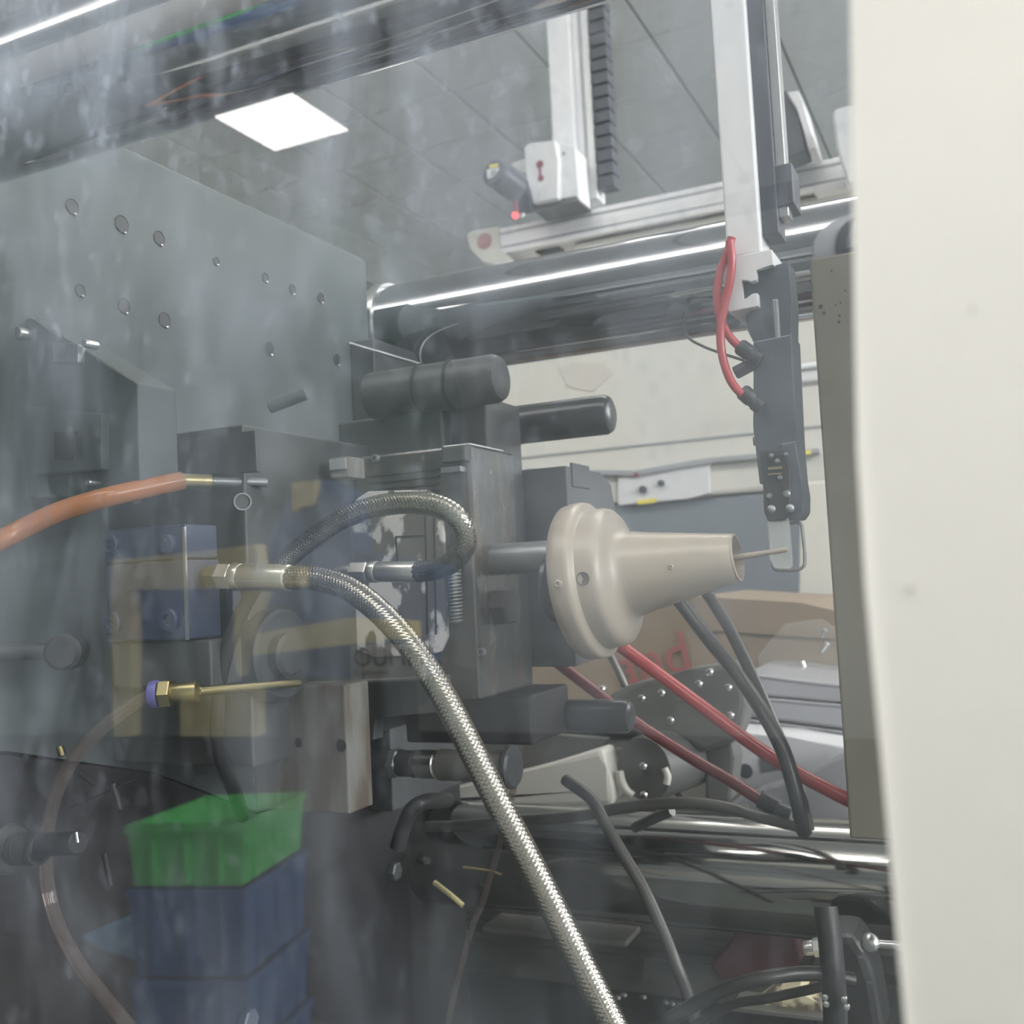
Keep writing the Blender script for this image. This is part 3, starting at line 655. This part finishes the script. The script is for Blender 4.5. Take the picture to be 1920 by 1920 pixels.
# ================================================================== FIXED MOULD HALF at right
fx = thing('fixed_mould', PY(1600, 1570, .70), 'tall brown-grey fixed mould plate at right beside the door frame', 'mould')
xL = PY(1553, 1000, .70).x
obj('plate', boxm(xL, .12, .70, .80, Z(1600, 1573, .70), Z(1560, 478, .70), .0015), mat('brown_grey_steel', (.13, .118, .092), .6, .1, noise=(12, (.16, .148, .12), .3, U), bump=(40, .3)), fx)
for x, y, r in ((1539, 575, 4), (1545, 587, 3), (1574, 592, 3), (1573, 604, 3), (1559, 508, 2), (1585, 545, 2), (1576, 568, 2), (1567, 572, 2)):
    p = PY(x, y, .70); obj('pit', lathe(B(), p+Vector((0, -.0003, 0)), (0, 1, 0), [(0, size(r, p)), (.0002, 0)], 10), 'black', fx)

# ================================================================== CABLES AND HOSES on the right
cable('red_hose', [(1120, 1180, .80), (1172, 1218, .78), (1240, 1268, .78), (1330, 1335, .77), (1420, 1402, .76), (1500, 1452, .75), (1592, 1500, .74), (1660, 1530, .74)], .0050, 'red', 'upper red hose slanting down to the fixed mould plate', 'hose')
rh = thing('red_hose', PY(1450, 1510, .80), 'lower dark red hose ending in a black connector', 'hose')
obj('tube', tube(B(), spline(pts([(1020, 1225), (1060, 1255), (1135, 1312), (1200, 1360), (1290, 1418), (1370, 1465), (1425, 1500)], .80), 12), .0045, 14), 'darkred', rh, True)
obj('connector', rod(B(), PY(1424, 1497, .80), PY(1458, 1516, .80), .0072, 20), 'rubber', rh, True)
obj('connector_tail', rod(B(), PY(1456, 1517, .80), PY(1484, 1528, .80), .0058, 20), 'dgrey', rh, True)
cable('black_cable', [(1240, 1090, .78), (1276, 1130, .78), (1330, 1200, .77), (1385, 1268, .765), (1430, 1335, .745), (1465, 1400, .73), (1485, 1460, .725), (1500, 1520, .725), (1508, 1560, .735)], .0054, 'cable', 'thick black cable falling from under the barrel, left one of a pair', 'cable')
cable('grey_cable', [(1290, 1070, .80), (1325, 1112, .80), (1362, 1170, .795), (1395, 1235, .79), (1425, 1300, .785), (1455, 1370, .78), (1480, 1430, .775), (1504, 1500, .77), (1516, 1556, .77)], .0046, 'cable2', 'grey cable falling from under the barrel, right one of a pair', 'cable')
cable('grey_cable', [(800, 1550, .78), (870, 1548, .78), (950, 1540, .775), (1020, 1536, .77), (1090, 1530, .77), (1160, 1516, .77), (1230, 1508, .77), (1300, 1506, .77), (1370, 1516, .775), (1430, 1533, .79), (1500, 1550, .80)], .0046, 'cable2', 'grey cable arching along the top of the lower tie bar', 'cable')
cable('grey_cable', [(1060, 1462, .76), (1108, 1498, .745), (1135, 1545, .74), (1170, 1605, .735), (1205, 1665, .73), (1240, 1740, .725), (1268, 1810, .72), (1295, 1880, .72), (1325, 1990, .72)], .0046, 'cable2', 'grey cable dropping over the lower tie bar to the bottom edge', 'cable')
cable('grey_cable', [(1190, 1552, .80), (1225, 1535, .79), (1260, 1520, .785)], .0042, 'cable2', 'short grey cable stub under the arching cable', 'cable')
cable('thin_tube', [(975, 1400, .70), (968, 1450, .70), (955, 1510, .72), (935, 1590, .76), (905, 1690, .78), (885, 1740, .78), (860, 1830, .78), (830, 1960, .78)], .0026, M['cleartube'], 'thin clear tube hanging behind the large braided hose', 'tube')
cable('black_cable', [(745, 1590, .60), (757, 1550, .60), (772, 1518, .60), (798, 1503, .61), (840, 1500, .66)], .0052, 'rubber', 'short black cable bending into the cream duct tip', 'cable')
cable('black_cable', [(1120, 1990, .62), (1250, 1915, .62), (1330, 1868, .62), (1400, 1842, .62), (1470, 1828, .63), (1540, 1826, .65), (1600, 1838, .66)], .0044, 'cable', 'upper black cable of the loop at the bottom right', 'cable')
cable('black_cable', [(1170, 2000, .66), (1280, 1935, .66), (1370, 1885, .66), (1440, 1872, .66), (1520, 1855, .66), (1560, 1845, .66)], .0030, 'cable', 'lower black cable of the loop at the bottom right', 'cable')
cable('black_cable', [(1548, 1700, .66), (1556, 1760, .655), (1562, 1830, .65), (1566, 1900, .65), (1568, 1990, .65)], .0072, 'rubber', 'thick black hose standing upright at the bottom right', 'cable')
cable('yellow_strap', [(815, 1655, .80), (845, 1678, .79), (868, 1698, .79)], .0022, 'yelframe', 'short pale yellow tie by the platen foot', 'strap')
cable('yellow_strap', [(1100, 1150, 1.1), (1150, 1240, 1.1), (1178, 1300, 1.1), (1205, 1370, 1.1), (1240, 1430, 1.1), (1290, 1520, 1.1)], .004, 'rail', 'thin dull cord hanging in front of the cardboard box', 'cord')

# ================================================================== MACHINE BED below the tie bar
bd = thing('machine_bed', (0, .9, .4), 'dark oily machine bed with greased rails at the bottom', 'machine bed')
def lbar(name, xl_, xr_, yt, yb, Ya, Yz, m, bev=.002):
    obj(name, boxm(PY(xl_, (yt+yb)/2, Ya).x, PY(xr_, (yt+yb)/2, Ya).x, Ya, Yz, Z(1250, yb, Ya), Z(1250, yt, Ya), bev), m, bd)
lbar('rail', 700, 1900, 1712, 1762, 1.02, 1.12, 'rail')
lbar('bed_plate', 600, 1900, 1764, 1790, 1.0, 1.25, 'bed')
lbar('bed_beam', 860, 1900, 1800, 1870, .98, 1.05, 'bed')
lbar('front_ledge', 905, 1175, 1772, 1786, .86, .9, 'rail')
lbar('lower_wall', 300, 1950, 1850, 2150, 1.1, 1.2, 'black')
obj('drip_tray', boxm(-.44, .3, .5, 1.1, .62, .64, .003), 'bed', bd)
for x, y in ((1160, 1867), (1172, 1862), (1250, 1876), (1262, 1878), (1276, 1880), (1208, 1866)):
    p = PY(x, y, .975); obj('drip', lathe(B(), p-Vector((0, .002, .003)), (0, 0, 1), [(0, 0), (.001, .003), (.004, .0035), (.006, 0)], 12), 'bolt', bd, True)
vp = thing('oily_plate', PY(1450, 1880, .70), 'pale sand-coloured oily plate under the black cable loop', 'plate')
obj('plate', prism(B(), [PY(x, y, .72) for x, y in ((1408, 1895), (1440, 1872), (1500, 1862), (1535, 1880), (1545, 1905), (1430, 1893))], (0, .03, 0), .0005), 'sand', vp)
obj('plate', prism(B(), [PY(x, y, .72) for x, y in ((1462, 1852), (1500, 1846), (1512, 1856), (1470, 1866))], (0, .03, 0), .0005), 'sand', vp)
obj('edge_rail', prism(B(), [PY(x, y, .71) for x, y in ((1370, 1888), (1560, 1910), (1562, 1918), (1372, 1897))], (0, .03, 0), .0005), 'rail', vp)
vb = thing('valve_block', PY(1570, 1800, .8), 'black valve block with small steel fittings at lower right', 'valve')
obj('block', pyprism([(1515, 1775), (1545, 1752), (1600, 1755), (1622, 1790), (1640, 1840), (1660, 1960), (1520, 1960), (1528, 1850)], .755, .05, .006), 'rubber', vb)
a, b = PY(1508, 1778, .745), PY(1562, 1774, .745)
dv3 = (b-a).normalized(); k3 = (b-a).length/54
fit(vb, a, dv3, [('fitting', 0, 18*k3, .0045, .005, 'steel_l', 0), ('fitting_nut', 18*k3, 36*k3, .0062, .0062, 'steel_l', 1), ('fitting_ring', 40*k3, 54*k3, .0062, .0062, 'steel', 1)])
obj('knob', lathe(B(), PY(1632, 1766, .745), (0, -1, 0), [(0, .006), (.005, .006), (.008, .004), (.009, 0)], 20), 'steel_l', vb, True)
obj('pipe', rod(B(), PY(1640, 1770, .745), PY(1720, 1776, .745), .003, 12), 'steel_l', vb, True)
obj('red_cover', pyprism([(1400, 1720), (1480, 1705), (1505, 1800), (1480, 1830), (1350, 1838), (1330, 1812)], .94, .03, .003), 'maroon', vb)
for x, y in ((1548, 1868), (1550, 1881), (1583, 1872), (1588, 1887)):
    p = PY(x, y, .64); obj('set_screw', lathe(B(), p, (0, -1, 0), [(0, .002), (.002, .0018), (.0026, 0)], 10), 'bolt', vb, True)

# ================================================================== THINGS BEHIND THE MACHINE
dc = thing('cream_duct', PY(1000, 1480, .97), 'pale cream tapered duct lying behind the lower tie bar', 'duct')
obj('duct', pyprism([(797, 1500), (830, 1485), (1000, 1443), (1130, 1403), (1137, 1440), (1148, 1480), (1150, 1512), (820, 1512), (797, 1508)], 1.0, .04, .006), 'offwhite', dc)
obj('upper_sheet', pyprism([(700, 1400), (1010, 1375), (1140, 1385), (1132, 1402), (1000, 1443), (800, 1490), (700, 1500)], 1.042, .012, .002), 'casting', dc)
obj('lower_sheet', pyprism([(820, 1512), (1400, 1512), (1400, 1534), (820, 1534)], 1.042, .012, .002), 'rail', dc)
cs = thing('gear_casting', PY(1260, 1400, 1.05), 'grey bolted casting with a slotted round flange behind the hoses', 'casting')
obj('housing', pyprism([(1138, 1302), (1185, 1282), (1250, 1268), (1290, 1255), (1372, 1244), (1392, 1262), (1398, 1320), (1388, 1370), (1372, 1395), (1320, 1412), (1290, 1395), (1262, 1372), (1200, 1378), (1150, 1350)], 1.06, .05, .006), 'casting', cs)
obj('foot', pyprism([(1320, 1405), (1372, 1392), (1378, 1420), (1370, 1505), (1322, 1508)], 1.08, .04, .004), 'casting', cs)
pc = PY(1207, 1442, 1.02); Rw = size(62, pc)
obj('round_flange', lathe(B(), pc, Vector((-.25, -1, 0)), [(-.09, 0), (-.09, Rw), (-.01, Rw), (.0, Rw*.94), (0, 0)], 48), mat('dark_casting', (.10, .102, .098), .5, .1), cs, True)
sl_ = [(math.radians(a)) for a in range(185, 250, 8)]
fa, fb = frame(Vector((-.25, -1, 0)).normalized())
path = []
for x, y in ((1162, 1446), (1166, 1465), (1175, 1482), (1187, 1492)): path.append(PY(x, y, 1.012))
obj('slot', tube(B(), spline(path, 6), .004, 10), 'offwhite', cs, True)
obj('slot', tube(B(), spline([PY(x, y, 1.012) for x, y in ((1246, 1440), (1252, 1455), (1250, 1470))], 6), .0035, 10), 'offwhite', cs, True)
for x, y, Yq in ((1204, 1309, 1.045), (1241, 1299, 1.045), (1258, 1350, 1.045), (1311, 1282, 1.045), (1366, 1289, 1.045), (1370, 1341, 1.045), (1129, 1292, 1.045), (1331, 1260, 1.045), (1208, 1490, 1.01), (1207, 1436, 1.01)):
    p = PY(x, y, Yq); obj('bolt', lathe(B(), p, (0, -1, 0), [(-.004, .0038), (.002, .0038), (.0032, .0028), (.0036, .0)], 14), 'bolt', cs, True)
cb_ = thing('cardboard_box', PY(1300, 1330, 1.5), 'brown cardboard box with faded red print behind the mould', 'box')
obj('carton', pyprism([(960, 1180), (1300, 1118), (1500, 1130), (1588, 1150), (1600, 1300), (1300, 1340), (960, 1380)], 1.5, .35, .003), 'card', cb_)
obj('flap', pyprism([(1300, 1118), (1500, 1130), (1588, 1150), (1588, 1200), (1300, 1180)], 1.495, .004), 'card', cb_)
p = PY(1160, 1288, 1.494)
text('red_print', 'and', p, (PI/2, math.radians(-12), 0), .085, 'redink', cb_)
fb_ = thing('plastic_film', PY(1500, 1280, 1.4), 'crumpled clear film over the carton at right', 'film')
obj('sheet', pyprism([(1420, 1230), (1470, 1170), (1540, 1160), (1582, 1190), (1585, 1290), (1500, 1300), (1430, 1290)], 1.44, .01, .003), 'film', fb_)
for (x0, y0, x1, y1) in ((1503, 1240, 1514, 1268), (1540, 1195, 1548, 1180), (1540, 1222, 1552, 1205)):
    obj('fold_highlight', rod(B(), PY(x0, y0, 1.437), PY(x1, y1, 1.437), .003, 8), 'bolt', fb_, True)  # bright metal rods stand in for highlights on the film
# stack of pale trays and bags
for i, (poly, Yq, lab) in enumerate((
    ([(1392, 1262), (1470, 1270), (1600, 1288), (1600, 1320), (1392, 1302)], 1.30, 'pale grey tray, topmost of the stack at right'),
    ([(1390, 1305), (1600, 1323), (1600, 1370), (1390, 1343)], 1.30, 'pale grey tray, second of the stack at right'),
    ([(1385, 1347), (1600, 1374), (1600, 1400), (1500, 1430), (1400, 1412)], 1.30, 'pale grey tray, lowest of the stack at right'))):
    t = thing('tray', PY(1490, poly[-1][1], Yq), lab, 'tray', 'stacked pale trays')
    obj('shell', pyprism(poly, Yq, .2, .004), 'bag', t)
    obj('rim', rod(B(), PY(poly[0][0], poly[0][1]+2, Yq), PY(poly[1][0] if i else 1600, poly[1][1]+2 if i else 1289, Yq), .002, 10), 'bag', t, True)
wb = thing('white_box', PY(1450, 1480, 1.22), 'white carton with a dark oval mark under the trays', 'box')
obj('carton', pyprism([(1378, 1372), (1480, 1382), (1596, 1402), (1596, 1440), (1500, 1462), (1400, 1490), (1374, 1480)], 1.22, .07, .003), 'white', wb)
obj('oval_mark', lathe(B(), PY(1398, 1446, 1.218), (0, -1, 0), [(0, .0085), (.001, .008), (.001, 0)], 24), 'ink', wb)
obj('grey_mark', pyprism([(1425, 1420), (1480, 1408), (1482, 1440), (1426, 1450)], 1.217, .003), 'casting', wb)
for i, (poly, Yq, lab) in enumerate((
    ([(1360, 1512), (1420, 1484), (1500, 1456), (1520, 1470), (1540, 1544), (1355, 1544)], 1.16, 'grey flattened bag in front of the white carton'),
    ([(1498, 1458), (1595, 1412), (1610, 1414), (1615, 1540), (1500, 1544)], 1.14, 'grey bag leaning beside the fixed mould plate'))):
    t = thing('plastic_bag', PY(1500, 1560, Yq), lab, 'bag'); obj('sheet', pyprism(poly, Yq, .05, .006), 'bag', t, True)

# bench carrying those things
bn = thing('work_bench', (-.3, 1.6, 0), 'dull grey bench behind the machine, mostly hidden', 'bench')
zbn = PY(960, 1380, 1.5).z-.004
obj('bench_top', boxm(-1.8, .6, 1.46, 2.0, zbn-.03, zbn-.003, .003), 'casting', bn)
for x in (-1.7, .5):
    for y in (1.5, 1.95): obj('leg', boxm(x-.03, x+.03, y-.03, y+.03, 0, zbn-.03), 'casting', bn)
zs = PY(1300, 1548, 1.1).z
obj('top_sheet', boxm(-1.2, .3, 1.0, 1.42, zs-.02, zs, .002), 'rail', bd)

# neighbouring moulding machine seen through the gap
nm = thing('neighbour_machine', (-.6, 2.4, 0), 'cream moulding machine with a grey lower band beyond the gap', 'machine')
YN = 2.2
zc0 = Z(1250, 936, YN); zc1 = Z(1250, 560, YN)
obj('upper_guard', boxm(-2.4, .5, YN, YN+.8, zc0, zc1, .01), 'offwhite', nm)
obj('lower_band', boxm(-2.4, -.235, YN+.01, YN+.8, Z(1300, 1163, YN), zc0-.004, .006), 'greyblue', nm)
obj('base', boxm(-2.4, .6, YN+.03, YN+.8, 0, Z(1300, 1163, YN), .006), 'pgrey', nm)
obj('seam', boxm(-1.9, .4, YN-.003, YN+.002, Z(1250, 832, YN), Z(1250, 828, YN)), 'alu2', nm)
obj('lip', pyprism([(985, 878), (1190, 884), (1330, 858), (1535, 840), (1535, 850), (1330, 868), (1190, 893), (985, 886)], YN-.02, .02, .002), 'alu2', nm)
obj('socket_panel', pyprism([(1158, 896), (1190, 884), (1330, 862), (1332, 925), (1290, 935), (1158, 948)], YN-.012, .012, .003), 'white', nm)
for x, y, r in ((1207, 918, 7), (1241, 906, 6), (1195, 890, 4)):
    p = PY(x, y, YN-.014); obj('knob', lathe(B(), p, (0, -1, 0), [(0, size(r, p)), (.01, size(r, p)), (.012, 0)], 20), 'logo' if r == 4 else 'dgrey', nm, True)
obj('yellow_label', pyprism([(1195, 938), (1230, 934), (1230, 942), (1195, 946)], YN-.015, .003), 'yellow', nm)
p = PY(1095, 735, YN-.004)
obj('faint_print', pyprism([(1048, 690), (1075, 680), (1130, 680), (1150, 700), (1110, 735), (1065, 725)], YN-.002, .003), mat('faded_print', (.57, .54, .49), .6), nm)
obj('side_column', pyprism([(1500, 905), (1570, 900), (1572, 1158), (1496, 1154)], 1.9, .1, .004), 'offwhite', nm)
obj('rail', boxm(PY(1480, 700, 1.95).x, PY(1560, 700, 1.95).x, 1.95, 2.0, Z(1510, 718, 1.95), Z(1510, 680, 1.95), .006), 'alu', nm)
obj('rail_slot', boxm(PY(1480, 700, 1.95).x, PY(1560, 700, 1.95).x, 1.945, 1.95, Z(1510, 694, 1.95), Z(1510, 690, 1.95)), 'alu2', nm)
obj('yellow_label', pyprism([(1500, 845), (1520, 844), (1520, 852), (1500, 853)], 1.94, .002), 'yellow', nm)

# ================================================================== NEIGHBOUR'S ROBOT on the beam
YR = 2.45
nb = thing('robot_beam', PY(1200, 460, YR), 'long silver robot beam with a cream end cap behind the tie bar', 'beam')
bx0 = PY(935, 450, YR).x
def zb_(x, y, Y=YR): return Z(x, y, Y)
zt_, zb1 = zb_(1200, 372), zb_(1200, 424)
obj('beam', boxm(bx0, 1.6, YR, YR+.14, zb1, zt_, .004), 'alu', nb)
hgt = zt_-zb1
obj('groove', boxm(bx0, 1.6, YR-.002, YR+.001, zt_-hgt*.27, zt_-hgt*.20), 'alu2', nb)
obj('groove', boxm(bx0, 1.6, YR-.002, YR+.001, zb1+hgt*.21, zb1+hgt*.27), 'alu2', nb)
obj('lower_lip', boxm(bx0, 1.6, YR-.008, YR, zb1-.004, zb1+hgt*.18, .003), 'alu', nb)
obj('end_cap', pyprism([(874, 440), (885, 432), (934, 424), (936, 470), (960, 488), (975, 492), (940, 499), (905, 492), (882, 468)], YR-.01, .16, .004), 'offwhite', nb)
obj('cap_print', lathe(B(), PY(908, 452, YR-.011), (0, -1, 0), [(0, .022), (.001, .021), (.001, 0)], 20), mat('dusty_red_print', (.42, .2, .2), .6), nb)
obj('bracket', pyprism([(990, 462), (1045, 452), (1048, 474), (1030, 482), (1005, 474)], YR+.03, .05, .003), 'casting', nb)
obj('underside_cover', boxm(PY(1070, 450, YR).x, 1.2, YR+.02, YR+.12, zb1-.055, zb1-.004, .004), 'offwhite', nb)
obj('end_stop', pyprism([(1524, 350), (1588, 335), (1590, 352), (1528, 364)], YR-.05, .04, .003), 'white', nb)
rc = thing('robot_column', PY(1090, 380, YR), 'white robot column with a black cable chain on its right', 'robot')
xq0, xq1 = PY(1032, 200, YR).x, PY(1075, 200, YR).x
zl = zb_(1080, 374)
obj('column', boxm(xq0, xq1, YR, YR+.09, zl, CZ-.35, .004), 'alu', rc)
obj('column_side', boxm(xq1, xq1+.045, YR+.02, YR+.08, zl, CZ-.4, .003), 'alu', rc)
obj('column_slot', boxm(xq1+.018, xq1+.026, YR+.016, YR+.02, zl, CZ-.4), 'alu2', rc)
xch = xq1+.05
for i in range(44):
    z = zl+.02+i*.034
    obj('chain_link', boxm(xch, xch+.045, YR+.01, YR+.06, z, z+.030, .003), 'dgrey', rc)
gbx = thing('gearbox_housing', PY(1030, 375, YR-.1), 'white housing with a dark red figure mark and drive motor', 'housing')
hp = [(982, 277), (992, 268), (1040, 262), (1046, 300), (1046, 372), (998, 381), (990, 330), (984, 324)]
obj('housing', pyprism(hp, YR-.12, .10, .004), 'white', gbx)
obj('side_plate', pyprism([(1040, 262), (1078, 276), (1086, 374), (1046, 372)], YR-.09, .08, .003), 'white', gbx)
bm = B()
lathe(bm, PY(1012, 308, YR-.121), (0, -1, 0), [(0, .010), (.001, .009), (.001, 0)], 16)
lathe(bm, PY(1014, 334, YR-.121), (0, -1, 0), [(0, .008), (.001, .007), (.001, 0)], 16)
pyprism([(1009, 312), (1014, 312), (1015, 334), (1011, 334)], YR-.1215, .001, bm=bm)
obj('figure_mark', bm, 'logo', gbx)
obj('top_fin', pyprism([(957, 308), (984, 296), (990, 326), (975, 322)], YR-.08, .05, .002), 'white', gbx)
obj('base_plate', pyprism([(985, 384), (1080, 366), (1086, 378), (1000, 396)], YR-.1, .09, .003), 'casting', gbx)
obj('screw_dot', lathe(B(), PY(1057, 288, YR-.091), (0, -1, 0), [(0, .004), (.001, 0)], 10), 'casting', gbx)
mt = thing('servo_motor', PY(950, 380, YR-.1), 'dark grey servo motor with white and yellow label', 'motor')
a, b = PY(925, 322, YR-.26), PY(968, 355, YR-.16)
obj('body', rod(B(), a, b, .034, 32, .006), 'dgrey', mt, True)
obj('white_label', pyprism([(912, 318), (936, 314), (938, 331), (914, 335)], YR-.262, .003), 'white', mt)
obj('print_patch', pyprism([(920, 320), (929, 318), (930, 330), (921, 331)], YR-.264, .002), 'alu2', mt)
obj('yellow_label', pyprism([(917, 309), (933, 306), (934, 312), (918, 315)], YR-.262, .003), 'yellow', mt)
obj('flange', pyprism([(958, 345), (990, 335), (996, 392), (966, 398)], YR-.12, .03, .003), 'dgrey', mt)
lr = thing('red_indicator', PY(968, 412, YR-.1), 'small glowing red lamp and white button below the motor', 'lamp')
obj('red_stem', rod(B(), PY(965, 376, YR-.13), PY(968, 400, YR-.13), .007, 12), 'redink', lr, True)
obj('red_light', lathe(B(), PY(967, 404, YR-.13), (0, -1, 0), [(0, .009), (.006, .008), (.01, 0)], 16), 'ledred', lr, True)
obj('white_button', lathe(B(), PY(981, 404, YR-.13), (0, -1, 0), [(0, .006), (.005, .005), (.007, 0)], 16), 'lampframe', lr, True)
# second robot head by the door frame
r2 = thing('beam_carriage', PY(1500, 330, YR), 'white and dark carriage on the beam right of the silver arm', 'carriage')
obj('dark_body', pyprism([(1452, 160), (1478, 172), (1500, 215), (1512, 282), (1470, 300), (1452, 300)], YR-.1, .08, .004), 'dgrey', r2)
obj('white_cover', pyprism([(1474, 172), (1496, 170), (1504, 185), (1530, 276), (1516, 282), (1498, 205), (1488, 196)], YR-.12, .1, .003), 'white', r2)
r3 = thing('robot_end_unit', PY(1590, 330, YR-.2), 'white rounded end unit peeking past the door frame', 'robot')
obj('cover', pyprism([(1560, 212), (1566, 203), (1590, 199), (1640, 196), (1650, 330), (1590, 345), (1568, 280)], YR-.2, .15, .006), 'white', r3)

# ================================================================== THINGS SEEN MIRRORED IN THE WINDOW (they stand behind the viewer)
def mprism(pix, Y, depth, bev=0, bm=None):
    return prism(bm or B(), [mir(PY(x, y, Y)) for x, y in pix], (0, -depth, 0), bev)
def crate(z1, z0, quad, m, lab, name='plastic_crate', grp=None, par=None):
    t = thing(name, (quad[0]+quad[2])/2-Vector((0, 0, 0)), lab, 'crate', grp); t.location.z = z0
    c = (quad[0]+quad[2])/2
    def ring(z, s): return [Vector((c.x+(q.x-c.x)*s, c.y+(q.y-c.y)*s, z)) for q in quad]
    bm = B(); lv = [ring(z0, .93), ring(z1, 1.0), ring(z1, .95), ring(z0+.01, .88)]
    vs = [[bm.verts.new(p) for p in r] for r in lv]
    for r0, r1 in zip(vs, vs[1:]):
        for i in range(4): bm.faces.new((r0[i], r0[(i+1) % 4], r1[(i+1) % 4], r1[i]))
    bm.faces.new(vs[0][::-1]); bm.faces.new(vs[3]); obj('shell', bm, m, t)
    bm = B()
    o1, o2 = ring(z1, 1.03), ring(z1-.022, 1.03); i1, i2 = ring(z1, .96), ring(z1-.022, .96)
    V = [[bm.verts.new(p) for p in r] for r in (o1, o2, i2, i1)]
    for a_ in range(4):
        r0, r1 = V[a_], V[(a_+1) % 4]
        for i in range(4): bm.faces.new((r0[i], r1[i], r1[(i+1) % 4], r0[(i+1) % 4]))
    obj('rim', bm, m, t)
    for i in range(4):
        p0, p1 = ring((z1+z0)/2, .975)[i], ring((z1+z0)/2, .975)[(i+1) % 4]
        for f in (.2, .5, .8):
            p = p0.lerp(p1, f); obj('rib', boxm(p.x-.008, p.x+.008, p.y-.008, p.y+.008, z0+.01, z1-.02), m, t)
    return t
zr = H-.6
quad = [mir(PZ(x, y, zr)) for x, y in ((235, 1548), (450, 1545), (568, 1485), (385, 1492))]
crate(zr, zr-.165, quad, 'crateg', 'green plastic crate on a blue stack, mirrored at lower left')
crate(zr-.17, zr-.40, quad, 'crateb', 'blue crate directly under the green crate, mirrored', grp=None)
crate(zr-.405, zr-.60, quad, 'crateb', 'blue crate second below the green crate, mirrored')
crate(zr-.605, 0.001, quad, 'crateb', 'blue crate at the floor under the stack, mirrored')
lidp = [PY(x, y, 2.3) for x, y in ((145, 1758), (180, 1742), (245, 1732), (300, 1735), (300, 1808), (240, 1802), (190, 1785))]
t = thing('blue_bin', Vector((mir(lidp[5]).x, mir(lidp[5]).y, 0)), 'blue rounded bin edge beside the mirrored crate stack', 'bin')
obj('bin', prism(B(), [mir(p) for p in lidp], (0, -.25, 0), .01), mat('light_blue_plastic', (.16, .40, .70), .4), t)
obj('bin_stand', boxm(min(mir(p).x for p in lidp)+.02, max(mir(p).x for p in lidp)-.02, mir(lidp[0]).y-.25, mir(lidp[0]).y-.02, 0, min(p.z for p in lidp)+.03), 'pgrey', t)
# pale green machine with cream-yellow frame
YM = 3.0
gm = thing('green_machine', mir(PY(200, 1383, YM)), 'pale green machine body mirrored across the left of the window', 'machine')
gm.location.z = 0
obj('body', mprism([(-900, -200), (560, 330), (640, 700), (640, 1120), (560, 1383), (-900, 1372)], YM, .9, .01), 'pgreen', gm)
obj('plinth', mprism([(-900, 1372), (560, 1384), (560, 2050), (-900, 2400)], YM+.15, .7, .01), 'pgrey', gm)
yf = thing('steel_stand', mir(PY(300, 1383, YM-.3)), 'cream-yellow steel frame mirrored around the blue clamp', 'frame')
yf.location.z = 0
obj('top_rail', mprism([(205, 1050), (360, 1035), (478, 1020), (482, 1058), (560, 1062), (560, 1100), (205, 1108)], YM-.3, .05, .003), 'yelframe', yf)
obj('left_post', mprism([(203, 1108), (244, 1108), (244, 1382), (208, 1382)], YM-.3, .05, .003), 'yelframe', yf)
obj('right_post', mprism([(436, 1108), (492, 1108), (462, 1190), (444, 1270), (436, 1240)], YM-.3, .05, .003), 'yelframe', yf)
obj('lower_panel', mprism([(335, 1300), (478, 1288), (478, 1382), (335, 1382)], YM-.3, .05, .003), 'yelframe', yf)
obj('shelf', mprism([(470, 1190), (640, 1160), (770, 1165), (775, 1195), (600, 1215), (470, 1230)], YM-.3, .05, .003), 'yelframe', yf)
# blue machine with lettering
bmn = thing('blue_machine', mir(PY(640, 1270, YM-.1)), 'blue machine cabinet mirrored behind the hose sleeve', 'machine')
bmn.location.z = 0
obj('cabinet', mprism([(548, 905), (600, 898), (650, 925), (655, 1040), (820, 1060), (790, 1272), (560, 1272), (556, 1130), (500, 1130), (500, 1010), (530, 960)], YM-.15, .12, .01), 'blue2', bmn)
obj('pale_panel', mprism([(545, 905), (590, 900), (580, 945), (545, 960)], YM-.2, .03), 'yelframe', bmn)
obj('nameplate', mprism([(655, 1212), (790, 1208), (792, 1275), (657, 1278)], YM-.2, .02), 'lampframe', bmn)
def mtext(body, px_, py_, sz, par):
    p = mir(PY(px_, py_, YM-.225)); cu = text('lettering', body, p, (PI/2, 0, 0), sz, 'ink', par)
    cu.rotation_euler = (PI/2, 0, 0); return cu
mtext('OUMMC', 661, 1250, .085, bmn); mtext('Economic', 661, 1268, .034, bmn)
zt9 = PY(640, 1275, YM-.15).z-.02
obj('base', boxm(PY(562, 1300, YM).x, PY(788, 1300, YM).x, mir(Vector((0, YM-.02, 0))).y, mir(Vector((0, YM-.13, 0))).y, 0, zt9, .004), 'pgrey', bmn)
